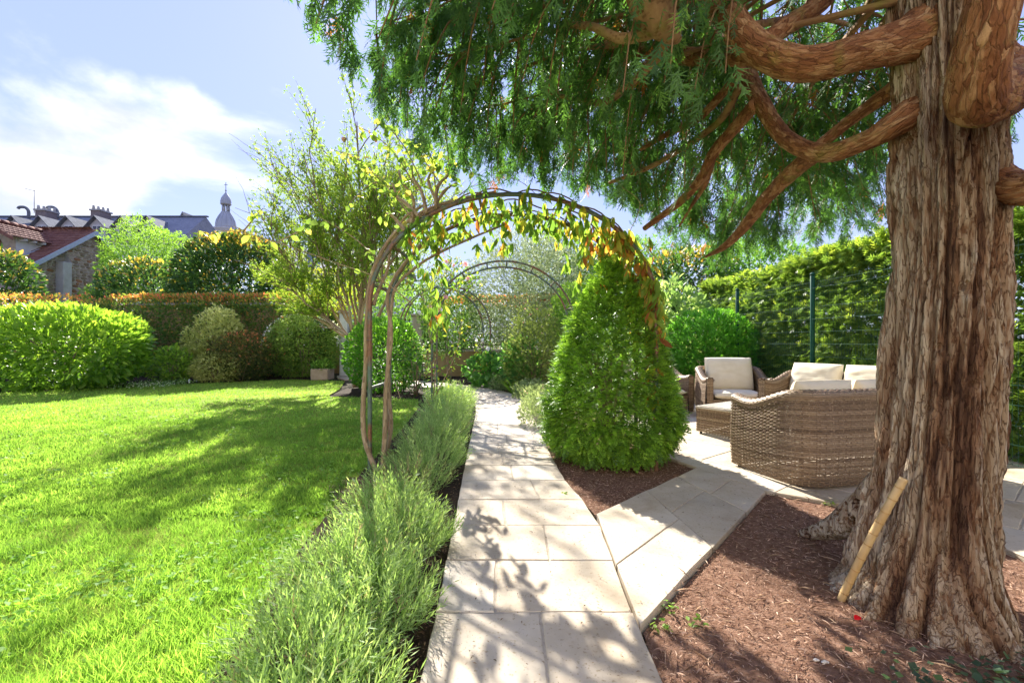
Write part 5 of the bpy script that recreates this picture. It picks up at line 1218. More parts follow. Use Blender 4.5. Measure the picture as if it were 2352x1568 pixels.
bush('young_laurel', 'small glossy green shrub beside the big laurel', 'shrub', (gx(393, 14.6), 14.6, .52), (.62, .5, .58), 800, .14, broad, 'laurel', [(0, (.035, .105, .008)), (.4, (.075, .19, .012)), (.75, (.14, .27, .02)), (1, (.23, .36, .03))], lump=.2, freq=3, depth=.3, nst=4, rough=.35, trans=.4)
bush('olive_shrub', 'low pale olive shrub at the front of the far border', 'shrub', (gx(495, 14.7), 14.7, .42), (.72, .5, .5), 1500, .10, tuft, 'pieris', [(0, (.07, .10, .03)), (1, (.30, .31, .15))], lump=.2, freq=3, depth=.3, nst=4, trans=.35)
c = (gx(700, 16.7), 16.7, 1.12); r = (1.3, 1.1, 1.15)
sp = bush('spirea_shrub', 'rounded spirea dotted with white blossom beside the gate', 'shrub', c, r, 5500, .10, tuft, 'spirea', [(0, (.09, .15, .03)), (.5, (.16, .24, .045)), (1, (.28, .36, .12))], lump=.06, depth=.14, p=2.4, tintf=hgt(c, r, .1, .6, .2), nst=5, trans=.35)
P, No = blob(5000, c, (1.37, 1.17, 1.21), .06, 2, .02, 2.4, 1.15, len('rounded spirea dotted with white blossom beside the gate')); P = P[fbm(P*2.2, 2) > .53]; n = len(P)
foliage(sp, small, P, rdir(n), unit(rdir(n)+(0, 0, 1)), rng.uniform(.06, .10, n), rng.random(n), 'blossom', [(0, (.68, .70, .64)), (1, (.82, .82, .78))], name='blossom', trans=.3)
c = (gx(881, 11.6), 11.6, .94); r = (.92, .85, .95)
bush('ball_shrub', 'clipped round fresh green shrub behind the nearest arch leg', 'shrub', c, r, 4800, .10, tpl_small(.52), 'ball', [(0, (.03, .09, .012)), (.5, (.065, .165, .018)), (1, (.15, .29, .03))], lump=.07, depth=.16, p=2.3, tintf=hgt(c, r, .1, .65, .18), singles=120, nst=7, rough=.35, trans=.4)
bush('rose_bush', 'loose leafy rose bush right of the round shrub', 'shrub', (gx(955, 10.9), 10.9, .68), (.42, .4, .68), 500, .09, broad, 'rosebush', [(0, (.03, .075, .02)), (.7, (.09, .16, .045)), (1, (.25, .18, .07))], lump=.3, depth=.5, nst=7, trans=.35)
# planter box
pl = thing('planter_box', (gx(741, 15.6), 15.6, 0), 'square beige planter box with leafy plant by the spirea', 'planter')
b = MB(); x = gx(741, 15.6); b.box((x, 15.6, .19), (.58, .58, .38), 0, .015); obj('box', b.mesh('box', pmat('planter', [(.3, (.34, .25, .17)), (.7, (.46, .36, .26))], 6, .8, .3)), pl)
b = MB(); b.box((x, 15.6, .375), (.50, .50, .02)); obj('soil', b.mesh('soil', M_soil), pl)
P, No = blob(260, (x, 15.6, .42), (.34, .34, .2), .2, 3, .4, 2, .36); D, N = lay(No, .4); foliage(pl, wide, P, D, N, rng.uniform(.09, .15, len(P)), rng.random(len(P)), 'maple', MP, singles=60)
b = MB(); x = gx(435, 14.0); V, F = tube([(x, 14.0, 0), (x, 14.0, .13), (x, 14.0, .14)], [.025, .025, .01], 8)
props(obj('marker_peg', npmesh('marker_peg', V, F, M_white)), 'small white peg at the lawn edge before the far border', 'peg')
b = MB(); wallbox(b, gx(305, 13.7), gx(362, 13.7), 13.65, 13.78, -.02, .05); props(obj('edging_strip', b.mesh('edging_strip', M_cop)), 'pale stone edging strip right of the big laurel', 'edging')
for i, (px, h) in enumerate(((300, 0), (375, 0))):
    pass
n = 900; P = np.stack((rng.uniform(gx(300, 13.5), gx(430, 13.5), n), rng.uniform(12.4, 14.2, n), rng.uniform(.02, .14, n)), 1)
props(obj('white_ground_cover', npmesh('white_ground_cover', *stamp(tpl_small(.6), P, rdir(n), unit(rdir(n)+(0, 0, 1)), .05), leafmat('groundcover', [(0, (.06, .13, .03)), (.7, (.12, .2, .06)), (1, (.6, .62, .55))]), tint=np.repeat(rng.random(n), 2))), 'low white speckled ground cover between laurel and border', 'ground cover', kind='stuff')

# --- thin vase shaped tree
my = thing('crape_myrtle', (-4.3, 13.0, 0), 'thin vase shaped tree with many fine upright stems behind the first arch', 'tree')
MYP = []; parts = []
def shoot(p, q, r, lev):
    n = 9 if lev == 0 else 6; t = np.linspace(0, 1, n)[:, None]; L = np.linalg.norm(q-p); bow = rdir(1)[0]*.05*L+np.array((0, 0, -.05*L if lev == 0 else .03*L))
    pts = p*(1-t)+q*t+bow*np.sin(t*math.pi)+.012*L*rng.normal(size=(n, 3))*np.sin(t*math.pi); V, F = tube(pts, np.linspace(r, r*.35, n), 7 if lev == 0 else 4, lev == 0)
    if lev == 0: obj('stem', npmesh('stem', V, F, M_stem, tint=np.full(sum(len(f) for f in F), random.uniform(.4, .8)), smooth=True), my)
    else: parts.append((V, F))
    d = unit(q-p)
    if lev >= 1:
        for k in range(1, n):
            for _ in range(2 if lev == 1 else 7): MYP.append((pts[k]+rdir(1)[0]*.17*random.random(), d))
    if lev < 2:
        for k in range(11 if lev == 0 else 5):
            j = random.uniform(.30, 1)*(n-1); a = pts[int(j)]; w = unit(d*1.0+rdir(1)[0]*.75+np.array((0, 0, .2))); shoot(a, a+w*(L*random.uniform(.24, .42) if lev == 0 else L*random.uniform(.35, .6)), r*(.42 if lev == 0 else .5), lev+1)
for i, (tx, tz) in enumerate(((598, 470), (618, 380), (660, 345), (700, 345), (740, 330), (790, 290), (820, 260), (860, 290), (905, 300), (950, 330), (1000, 380), (625, 540), (700, 440), (780, 400), (850, 400), (930, 430), (660, 600))):
    tgt = at(tx, tz+(60 if i % 3 else 20), 13+random.uniform(-1.6, 1.2)); base = np.array((-4.3+random.uniform(-.2, .2), 13+random.uniform(-.15, .15), .0)); d = unit(tgt-np.array((-4.3, 13, 1.2)))
    p1 = base+np.array((d[0]*.3, d[1]*.3, 1.3)); V, F = tube(spline([base, (base+p1)/2+rdir(1)[0]*.04, p1], 6), np.linspace(.05, .04, 6), 7)
    obj('stem', npmesh('stem', V, F, M_stem, tint=np.full(sum(len(f) for f in F), .6), smooth=True), my); shoot(p1, tgt, .04, 0)
V, F = merge(parts); obj('twigs', npmesh('twigs', V, F, M_stem, tint=np.full(sum(len(f) for f in F), .4), smooth=True), my, 'stuff')
P = np.array([a for a, _ in MYP]); D = np.array([b for _, b in MYP])
pxm = 1176+K*P[:, 0]/P[:, 1]; k = (rng.random(len(P)) < np.where(pxm < 690, .6, .95)*np.where(P[:, 2] > 6.6, .6, 1)) & (P[:, 2] > 2.0) & (pxm < 1060) & (pxm > 575); P, D = P[k], D[k]; n = len(P)
foliage(my, tuft, P, unit(D+rdir(n)*.8), rdir(n), rng.uniform(.07, .16, n), rng.beta(2, 2, n), 'myrtle', [(0, (.065, .12, .018)), (.5, (.125, .195, .03)), (1, (.24, .29, .05))], name='crown', trans=.55)
bush('yellow_shrub', 'loose yellow green shrub leaning over the hedge below the thin tree', 'shrub', (gx(745, 17.6), 17.9, 3.15), (1.8, .6, 1.0), 2200, .12, tuft, 'goldshrub', [(0, (.10, .14, .015)), (.5, (.20, .24, .02)), (1, (.34, .34, .035))], lump=.4, freq=3, depth=.4, inner=.2, zmin=1.5, nst=6, trans=.55)
# --- silver grey shrub tree
c = (gx(1208, 15.2), 15.2, 2.95); r = (2.0, 1.5, 2.25)
SG = [(0, (.05, .075, .042)), (.5, (.11, .145, .09)), (1, (.25, .29, .21))]
bush('silver_tree', 'large airy silver grey leaved tree framed by the middle arch', 'tree', c, r, 11000, .14, tuftn, 'silver', SG, lump=.28, freq=2.6, depth=.34, p=2.1, tintf=hgt(c, r, .1, .7, .2), inner=.4, nst=9, trans=.3, rough=.35)
bush('silver_tree', 'darker grey green tree behind the silver tree', 'tree', (gx(1290, 18.5), 18.5, 3.4), (2.0, 1.4, 2.3), 7000, .16, tuft, 'greygreen', [(0, (.04, .075, .035)), (.6, (.09, .14, .06)), (1, (.2, .26, .14))], lump=.3, freq=2.6, depth=.3, nst=5, trans=.35)
# --- background greenery right of centre
for lab, c, r, n, s, mn, st in (('bright green shrub behind the right leg of the middle arch', (gx(1330, 12.3), 12.3, 1.9), (.75, .7, 1.0), 1500, .15, 'maple', MP),
        ('deep green tree behind the yew top', (gx(1440, 17), 17, 3.2), (2.4, 1.3, 2.0), 5500, .17, 'darktree', [(0, (.03, .08, .015)), (.6, (.07, .16, .025)), (1, (.15, .25, .04))]),
        ('yellow leaved tree over the far end of the right hedge', (gx(1580, 14.5), 14.5, 3.2), (1.5, 1.1, 1.0), 2600, .18, 'magnolia', MG),
        ('round green tree topping the right hedge', (gx(1745, 13.5), 13.5, 3.2), (1.5, 1.1, 1.1), 2600, .17, 'darktree', [(0, (.03, .08, .015)), (.6, (.07, .16, .025)), (1, (.15, .25, .04))]),
        ('light green tree filling the gap behind the iron gate', (gx(885, 21), 21, 2.2), (3.2, 1.2, 1.9), 5200, .20, 'maple', MP),
        ('tall rose covered shrub between the middle and farthest arches', (gx(1030, 14.5), 14.6, 2.35), (.95, .7, 1.5), 2600, .13, 'rosebush', [(0, (.03, .075, .02)), (.7, (.09, .16, .045)), (1, (.30, .22, .05))])):
    bush('background_tree' if r[0] > 1 else 'tall_shrub', lab, 'tree' if r[0] > 1 else 'shrub', c, r, n, s, tuft if mn != 'magnolia' else tpl_broad(.4, .06, .16), mn, st, lump=.28, freq=2.4, depth=.25, tintf=mag(c, r, .1) if mn == 'magnolia' else hgt(c, r, .05, .75, .2), nst=4, trans=.45)
# --- plants along the right of the path
c = (gx(1232, 11.6), 11.6, 1.0); r = (.82, .7, 1.15)
ws = bush('weigela_shrub', 'loose shrub with small pink flowers left of the clipped yew', 'shrub', c, r, 2600, .11, tuft, 'weigela', [(0, (.06, .09, .025)), (.5, (.12, .165, .04)), (1, (.25, .29, .10))], lump=.3, freq=3, depth=.3, nst=9, trans=.4)
P, No = blob(60, c, np.array(r)*1.03, .3, 3, .05, 2.2, 1.2, len('loose shrub with small pink flowers left of the clipped yew')); n = len(P)
foliage(ws, wide, P, rdir(n), No, .05, rng.random(n), 'pinkflower', [(0, (.55, .16, .22)), (1, (.72, .38, .42))], singles=60, part='flower', name='flowers')
c = (gx(1128, 13.0), 12.9, .42); r = (.72, .5, .5)
bush('hydrangea_plant', 'broad leaved green plant at the end of the straight path', 'plant', c, r, 420, .20, tpl_broad(.7, .06, .12), 'hydrangea', [(0, (.04, .11, .03)), (.6, (.08, .19, .045)), (1, (.15, .29, .08))], lump=.2, depth=.4, singles=150, nst=5, trans=.45)
bush('hydrangea_plant', 'large toothed leaf plant beside the pink flowered shrub', 'plant', (gx(1195, 11.9), 11.9, .72), (.5, .45, .62), 340, .20, tpl_broad(.62, .06, .12), 'hydrangea', [(0, (.04, .11, .03)), (.6, (.08, .19, .045)), (1, (.15, .29, .08))], lump=.25, depth=.5, singles=120, nst=5, trans=.45)
dl = thing('daylily', (.08, 11.4, 0), 'arching strap leaved daylily at the right edge of the path', 'plant')
bl = tpl_blade(.055, -.45)
for i in range(46):
    a = random.uniform(0, 6.28); D = unit(np.array([[math.cos(a)*.55, math.sin(a)*.55, 1]])); N = unit(np.array([[-math.cos(a), -math.sin(a), .4]])); V, F = stamp(tpl_blade(.05, -.5), np.array([[.08+.09*math.cos(a), 11.4+.09*math.sin(a), 0]]), D, N, random.uniform(.4, .75))
    obj('leaf', npmesh('leaf', V, F, leafmat('strap', [(0, (.08, .17, .02)), (1, (.2, .32, .04))], trans=.5), tint=np.full(2, random.random())), dl)
for i, (x, y, lab) in enumerate(((-.15, 12.0, 'low geranium clump with magenta flowers at the path bend'), (.42, 10.3, 'low geranium clump by the daylily'), (.62, 9.1, 'grey leaved edging clump left of the clipped yew'), (.56, 7.9, 'grey leaved edging clump nearest the yew'), (.50, 6.9, 'small edging clump tucked under the yew'))):
    cc = (x, y, .16); o = bush('edging_plant', lab, 'plant', cc, (.42, .42, .24), 700, .09, tuftn if i > 1 else tuft, 'edging', [(0, (.07, .10, .05)), (.5, (.14, .19, .09)), (1, (.28, .33, .19))], lump=.2, depth=.35, nst=2, trans=.35, group='edging plants right of the path')
    if i < 3:
        P, No = blob(40, cc, (.43, .43, .28), .2, 3, .05, 2, .2); foliage(o, wide, P, rdir(len(P)), No, .035, rng.random(len(P)), 'magenta', [(0, (.45, .08, .24)), (1, (.62, .22, .42))], singles=40, part='flower', name='flowers')
# --- right side: hedge, terrace shrubs
ks_ = [kite((0, 0, 0), (0, 1, 0), 1, .12)]
for t_ in (.15, .4, .62):
    for s_ in (-1, 1): ks_.append(kite((0, t_, 0), (s_*.62, .78, -.08), .5*(1.05-t_*.6), .15))
tpl_spray3 = tpl_tris(ks_)
hd = thing('conifer_hedge', (5.6, 7, 0), 'tall clipped mixed hedge behind the green mesh fence', 'hedge')
n = 29000; L0, L1 = 2.2, 12.0
y = rng.uniform(L0, L1, n); z = rng.uniform(.05, 2.78, n); X0 = np.array([hx(v) for v in y]); nn = unit(np.array((-1, -.06, 0)))
lum = .34*(fbm(np.stack((y*1.6, z*1.6, y*0), 1), 3)-.5); ins = np.where(rng.random(n) < .72, np.minimum(rng.exponential(.08, n), .4), rng.uniform(.2, .8, n))
P = np.stack((X0, y, z), 1)+nn*(lum-ins-.02)[:, None]; No = np.broadcast_to(nn, (n, 3)).copy()
m = 9000; y2 = rng.uniform(L0, L1, m); w2 = rng.uniform(0, 1.0, m); z2 = 2.72+.22*(fbm(np.stack((y2*1.7, w2*2, y2*0), 1), 3)-.5)*2-np.minimum(rng.exponential(.06, m), .4)
P2 = np.stack((np.array([hx(v) for v in y2])+w2, y2, z2), 1)
P = np.vstack((P, P2)); No = np.vstack((No, np.tile(np.array((-.2, -.05, 1.)), (m, 1)))); No = unit(No); n = len(P)
D, N = lay(No, .2, .8); kindf = fbm(P*np.array((.5, .5, .8))+4, 2) > .5
HG = [(0, (.045, .09, .02)), (.5, (.10, .165, .03)), (1, (.25, .31, .05))]
tt = np.clip(.15+.4*rng.random(n)+.3*np.clip((P[:, 2]-2.4)/.4, 0, 1)+.35*(rng.random(n) < .15), 0, 1)
foliage(hd, tpl_spray3, P[~kindf], D[~kindf], N[~kindf], rng.uniform(.14, .25, (~kindf).sum()), tt[~kindf], 'hedge', HG, singles=150, part='spray', name='foliage', rough=.35, spec=.6, trans=.35)
foliage(hd, tpl_small(.42), P[kindf], D[kindf], N[kindf], rng.uniform(.09, .15, kindf.sum()), tt[kindf], 'hedge', HG, singles=150, part='leaf', name='leaves', rough=.3, spec=.6, trans=.35)
for i in range(16):
    y = 2.6+.6*i; x = hx(y)+.38; V, F = tube(spline([(x, y, 0), (x+random.uniform(-.05, .05), y, 1.2), (x+random.uniform(-.1, .1), y, 2.5)], 8), np.linspace(.035, .015, 8), 7); obj('stem', npmesh('stem', V, F, M_stem, tint=np.full(sum(len(f) for f in F), .4), smooth=True), hd)
c = (gx(1632, 9.75), 9.75, .98); r = (.95, .75, .95)
bush('choisya_shrub', 'dense fresh green shrub behind the two armchairs', 'shrub', c, r, 3400, .14, tuft, 'choisya', [(0, (.03, .10, .012)), (.5, (.065, .19, .02)), (1, (.14, .31, .04))], lump=.12, freq=2.6, depth=.2, tintf=hgt(c, r, .05, .7, .2), nst=6, trans=.4)
bush('pale_hydrangea', 'pale leaved tall shrub between the yew and the fence', 'shrub', (gx(1545, 10.6), 10.6, 1.55), (.85, .6, 1.15), 1100, .17, tpl_broad(.55), 'palehyd', [(0, (.06, .12, .04)), (.6, (.14, .21, .08)), (1, (.28, .34, .16))], lump=.25, depth=.35, singles=120, nst=6, trans=.45)
# --- clipped yew cone
YC = np.array((1.10, 5.06)); prof = np.array([(.10, .55), (.22, .66), (.40, .715), (.70, .70), (1.0, .62), (1.35, .495), (1.7, .345), (1.95, .225), (2.12, .13), (2.22, .03)])
yw = thing('yew_cone', (*YC, 0), 'clipped bright green yew cone between the path and the terrace', 'shrub')
def yewpts(n, inset, sc):
    z = .10+2.08*rng.random(n*2)**1.15; rr = np.interp(z, prof[:, 0], prof[:, 1]); k = rng.random(n*2) < rr/.79+.03; z, rr = z[k][:n], rr[k][:n]; n = len(z); a = rng.uniform(0, 2*math.pi, n)
    q = np.stack((np.cos(a), np.sin(a), z*1.2), 1); rr = rr*(1+.24*(fbm(q*3.6, 3)-.5)*2)-inset*np.minimum(rng.exponential(1, n), 3)
    slope = np.interp(z, prof[:, 0], np.gradient(prof[:, 1], prof[:, 0])); No = unit(np.stack((np.cos(a), np.sin(a), -slope*.8), 1))
    return np.stack((YC[0]+np.cos(a)*rr, YC[1]+np.sin(a)*rr, z), 1), No
P, No = yewpts(17500, .018, 1); P2, N2 = yewpts(6500, .11, 1); tt = np.concatenate((np.clip(rng.normal(.55, .22, len(P))+.5*(fbm(P*3.1, 3)-.5), .08, 1), np.clip(rng.normal(.22, .12, len(P2)), 0, .5)))  # inner shoots tinted darker: shade inside the cone put into the colour
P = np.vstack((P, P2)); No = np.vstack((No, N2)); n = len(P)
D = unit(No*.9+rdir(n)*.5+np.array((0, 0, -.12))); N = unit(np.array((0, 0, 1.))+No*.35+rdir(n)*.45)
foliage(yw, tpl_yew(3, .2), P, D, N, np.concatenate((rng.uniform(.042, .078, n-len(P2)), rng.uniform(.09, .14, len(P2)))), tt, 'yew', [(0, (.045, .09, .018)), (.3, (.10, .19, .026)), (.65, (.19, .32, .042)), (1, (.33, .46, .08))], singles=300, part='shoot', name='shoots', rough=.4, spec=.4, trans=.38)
stems(yw, (*YC, .5), 1.2, 10, .5, .025, name='stem')
# ================================================================ lavender, climbers, small things
def tpl_lav(seed, n=15):
    r = random.Random(seed); ks = [kite((0, 0, 0), (0, 1, 0), .9, .022), kite((0, 0, 0), (0, 1, 0), .9, .022, (1, 0, 0))]
    for i in range(n):
        t = .12+.82*i/n; a = i*2.4+r.uniform(-.4, .4); e = R(r.uniform(26, 52)); d = np.array((math.sin(e)*math.cos(a), math.cos(e), math.sin(e)*math.sin(a)))
        nn = unit(np.cross(d, (-math.sin(a), 0, math.cos(a)))); L = r.uniform(.17, .28)*(1.15-.4*t)
        b0 = np.array((0, t, 0)); k1 = kite(b0, d, L, .028, nn); ks.append(k1)
    return tpl_kites(ks)
LV = [(0, (.14, .12, .075)), (.12, (.17, .155, .10)), (.3, (.10, .165, .055)), (.65, (.165, .25, .09)), (1, (.30, .38, .18))]
lav = [tpl_lav(k) for k in range(3)]
clumps = [(-.66, 1.42, .30, .30), (-.80, 1.78, .30, .30), (-.62, 2.12, .26, .29), (-.88, 2.42, .30, .31), (-.68, 2.85, .30, .30), (-.92, 3.3, .34, .30), (-.90, 3.95, .38, .28), (-.86, 4.65, .40, .32), (-.95, 5.4, .42, .34), (-.98, 6.2, .44, .36),
          (-1.05, 7.1, .46, .38), (-1.12, 8.0, .46, .42), (-1.22, 8.9, .46, .46), (-1.32, 9.8, .46, .46)]
lab = ['at the bottom edge of the picture', 'second from the bottom edge', 'on the lawn side near the bottom edge', 'third along the path edge', 'on the lawn side before the bare patch', 'fourth along the path edge, before the woody one', 'woody and half bare below the nearest arch leg',
       'just past the nearest arch leg', 'between the first two arch legs, nearer half', 'between the first two arch legs, middle', 'between the first two arch legs, farther half', 'in front of the middle arch leg', 'yellow green at the middle arch leg', 'farthest along the path']
for i, (x, y, rad, h) in enumerate(clumps):
    o = thing('lavender_plant', (x, y, 0), 'grey green lavender clump '+lab[i], 'lavender', 'lavender clumps left of the path')
    for v in range(3):
        n = int((112 if y < 5 else 95)*(1.1 if v == 0 else 1)*(.72 if i == 6 else 1)); a = rng.uniform(0, 2*math.pi, n); q = np.sqrt(rng.random(n))
        dirv = np.stack((np.cos(a)*q, np.sin(a)*q, np.full(n, .0)), 1); P = np.array((x, y, .02))+dirv*np.array((rad*.80, rad*.98, 0)); P[:, 2] += .16*(1-q)*rng.random(n)
        D = unit(dirv*.85+np.array((0, 0, 1.0))+rdir(n)*.25); S = h*rng.uniform(.48, .96, n)*(1-.12*q)
        tt = np.clip(rng.normal(.55, .2, n)-(.28*(rng.random(n) < .45) if i == 6 else 0)+(.15 if y > 8 else 0), 0, 1)
        foliage(o, lav[v], P, D, rdir(n), S, tt, 'lavender', LV, singles=24 if y < 6 else 0, part='sprig', name='sprigs', rough=.55, spec=.3, trans=.4)
    stems(o, (x, y, 0), .16, 6, rad*.7, .008)
# little weeds at the lavender's foot: mixed green
# ---- old woody rose on the left leg of the nearest arch
old = thing('old_rose', (-1.40, 4.65, 0), 'old woody climbing rose with thick stems tied to the left arch leg', 'climbing rose')
def cane(pts, r0, r1, m=M_stem, parent=old, name='stem', n=40, sides=9, knob=.25):
    q = np.array([at(a, b, Y) for a, b, Y in pts]); s = spline(q, n); rr = np.linspace(r0, r1, n)*(1+knob*(rng.random(n)-.5)); rr[1:-1] = (rr[:-2]+rr[1:-1]+rr[2:])/3
    V, F = tube(s, rr, sides); V[:len(V)-2] += .0+(rng.random((len(V)-2, 3))-.5)*r0*.16
    obj(name, npmesh(name, V, F, m, tint=np.clip(np.full(sum(len(f) for f in F), .62)+.15*rng.normal(size=sum(len(f) for f in F)), 0, 1), smooth=True), parent); return s
C = []
C.append(cane([(866, 1085, 4.54), (838, 1010, 4.58), (834, 930, 4.60), (840, 840, 4.62), (842, 740, 4.64), (852, 640, 4.66), (893, 552, 4.66), (965, 490, 4.66), (1055, 458, 4.66), (1140, 440, 4.66)], .028, .014, n=60))
C.append(cane([(878, 1080, 4.62), (884, 1000, 4.68), (886, 900, 4.72), (893, 830, 4.75), (899, 760, 4.8), (890, 690, 4.9), (905, 640, 5.0), (950, 580, 5.1), (1000, 530, 5.2), (1060, 505, 5.25)], .028, .014, n=60))
C.append(cane([(884, 1060, 4.7), (898, 980, 4.8), (893, 900, 4.9), (892, 800, 5.0), (900, 700, 5.1), (912, 655, 5.1), (960, 610, 5.1), (1010, 580, 5.15), (1080, 548, 5.2), (1160, 515, 5.25)], .024, .012, n=60))
C.append(cane([(858, 700, 4.6), (872, 660, 4.7), (890, 620, 4.8), (900, 560, 4.85), (930, 500, 4.9), (975, 470, 4.9)], .018, .012))
G0 = [((965, 500, 4.55), (935, 470, 4.6), (912, 450, 4.65), (903, 425, 4.7)), ((980, 490, 4.55), (968, 440, 4.6), (950, 410, 4.62), (945, 380, 4.65)), ((1000, 480, 4.55), (1005, 430, 4.55), (1030, 400, 4.5), (1035, 370, 4.5)), ((1010, 478, 4.6), (985, 420, 4.7), (990, 395, 4.75)),
      ((930, 530, 4.55), (905, 500, 4.6), (888, 490, 4.65)), ((990, 490, 4.6), (1020, 440, 4.7), (1050, 420, 4.75)), ((945, 515, 4.6), (950, 460, 4.7), (925, 420, 4.8), (915, 390, 4.9))]
for g in G0: C.append(cane(g, .020, .010, n=18, knob=.7))
T = []
for g in (((945, 500, 4.6), (890, 430, 4.7), (820, 365, 4.8), (765, 345, 4.9)), ((960, 440, 4.6), (905, 350, 4.7), (850, 305, 4.8), (815, 288, 4.85)), ((970, 420, 4.6), (930, 340, 4.7), (890, 290, 4.75), (868, 280, 4.8)), ((1000, 430, 4.5), (990, 360, 4.5), (960, 320, 4.5)),
          ((1010, 420, 4.6), (960, 350, 4.8), (925, 325, 4.9)), ((900, 430, 4.7), (860, 420, 4.7), (830, 440, 4.7), (800, 470, 4.7)), ((890, 620, 4.6), (830, 560, 4.5), (780, 525, 4.45), (735, 500, 4.4)), ((950, 700, 4.7), (870, 640, 4.6), (760, 600, 4.5), (640, 558, 4.4), (530, 530, 4.3), (450, 548, 4.3)),
          ((560, 530, 4.3), (585, 500, 4.3), (605, 478, 4.3)), ((640, 555, 4.4), (690, 530, 4.35), (715, 515, 4.3)), ((1030, 370, 4.5), (1050, 340, 4.5), (1085, 400, 4.4)), ((905, 425, 4.7), (860, 400, 4.8), (835, 395, 4.8))):
    T.append(cane(g, .007, .003, n=26, sides=6, name='twig', knob=.2))
P = []
for s, k in zip(T, (46, 46, 40, 34, 40, 22, 12, 16, 8, 8, 10, 14)):
    for _ in range(k): P.append(s[random.randint(3, len(s)-1)]+rdir(1)[0]*random.uniform(.01, .09 if k > 20 else .04))
for s in C[4:]:
    for _ in range(14): P.append(s[random.randint(5, len(s)-1)]+rdir(1)[0]*random.uniform(.03, .16))
P = np.array(P); n = len(P)
RL = [(0, (.07, .125, .03)), (.4, (.13, .20, .04)), (.68, (.21, .24, .06)), (.86, (.32, .24, .07)), (1, (.25, .11, .04))]
foliage(old, tpl_broad(.62, .05, .14), P, unit(rdir(n)+np.array((0, 0, -.35))), unit(rdir(n)*.8+np.array((0, -.5, .5))), rng.uniform(.055, .105, n), rng.beta(1.7, 2.6, n), 'roseleaf', RL, singles=300, trans=.55, rough=.4)
V, F = tube(at(790, 322, 4.8)+np.array([(0, 0, -.02), (0, 0, 0), (0, 0, .02), (0, 0, .035)]), [.008, .024, .026, .006], 9)
obj('bloom', npmesh('bloom', V, F, pmat('faded_bloom', [(.3, (.42, .22, .13)), (.7, (.55, .33, .22))], 40, .8, .3), smooth=True), old)
for pxy in ((856, 1060), (852, 920), (850, 780), (868, 650), (905, 590)):
    p = at(*pxy, 4.57); a = np.linspace(0, 2*math.pi, 14); V, F = tube(np.stack((p[0]+.032*np.cos(a), p[1]+.03*np.sin(a), p[2]+.004*np.sin(a)), 1), .0025, 5, False); obj('wire_tie', npmesh('wire_tie', V, F, M_zinc), old)
# ---- evergreen climber over the arch
cl = thing('arch_climber', (1.45, 4.9, 0), 'evergreen climber with hanging yellow and brown tipped leaves over the nearest arch', 'climber')
hp = hoop_path(1.44, 1.66, 2.78, 60); hs = []
for yy, ph in ((4.58, 0), (4.60, 2.1), (5.32, 1.0), (5.33, 3.3), (4.95, 4.2)):
    q = hp[14:-3] if yy < 5.2 else hp[16:-5]; s = np.stack((q[:, 0]+.012*np.sin(np.arange(len(q))*.9+ph), np.full(len(q), yy)+.035*np.sin(np.arange(len(q))*.6+ph), q[:, 1]+.028+.03*np.sin(np.arange(len(q))*.75+ph)), 1)
    V, F = tube(s, .008, 6); obj('stem', npmesh('stem', V, F, M_stem, tint=np.full(sum(len(f) for f in F), .3), smooth=True), cl); hs.append(s)
P = []; D = []
def cluster(p, n=3, drop=.0):
    for _ in range(n):
        P.append(p+rdir(1)[0]*.012); D.append(unit(np.array((random.gauss(0, .42), random.gauss(0, .38), -1))))
for s in hs:
    for _ in range(120):
        k = random.randint(6, len(s)-1); k = k if random.random() < .75 else random.randint(len(s)*2//3, len(s)-1)
        p = s[k].copy(); p[1] += random.uniform(-.12, .12) if s is not hs[4] else random.uniform(-.3, .3); p[2] -= random.uniform(-.03, .16)*(1 if random.random() < .8 else 2.2); cluster(p, random.choice((2, 3, 3)))
for (px, py, Y) in ((1000, 560, 5.2), (1005, 600, 5.2), (1010, 650, 5.25), (1000, 690, 5.25), (985, 620, 5.2), (1015, 720, 5.25), (1000, 740, 5.25), (985, 700, 5.25), (1380, 660, 5.0), (1330, 640, 5.0), (1345, 600, 5.0), (1150, 560, 5.1), (1300, 590, 4.9), (1100, 560, 5.1), (1170, 540, 5.0)):
    for _ in range(4): cluster(at(px+random.uniform(-14, 14), py+random.uniform(-20, 20), Y+random.uniform(-.1, .1)), 3)
for (px, py) in ((1490, 600), (1505, 650), (1510, 700), (1500, 730), (1480, 560), (1450, 540), (1515, 750), (1495, 680)):
    for _ in range(4): cluster(at(px+random.uniform(-10, 14), py+random.uniform(-18, 18), 4.55+random.uniform(-.06, .04)), 2)
P = np.array(P); D = np.array(D); n = len(P)
rt = at(1340, 700, 4.6)[0]; tt = np.clip(rng.beta(1.3, 2.4, n)+.22*(P[:, 0] > .75), 0, 1)
foliage(cl, tpl_broad(.34, .06, .10), P, D, unit(rdir(n)*np.array((1, 1, .3))), rng.uniform(.095, .175, n), tt, 'climber', [(0, (.06, .125, .025)), (.4, (.12, .20, .035)), (.6, (.24, .26, .05)), (.7, (.33, .24, .05)), (.82, (.27, .10, .03)), (1, (.15, .055, .025))], singles=300, trans=.58, rough=.35)
for g in (((1440, 545, 4.6), (1470, 470, 4.5), (1430, 430, 4.45), (1390, 390, 4.4)), ((1240, 455, 4.6), (1200, 420, 4.6), (1150, 400, 4.6)), ((1480, 560, 4.6), (1520, 620, 4.5), (1522, 720, 4.5))): cane(g, .004, .002, parent=cl, n=20, sides=5, name='tendril')
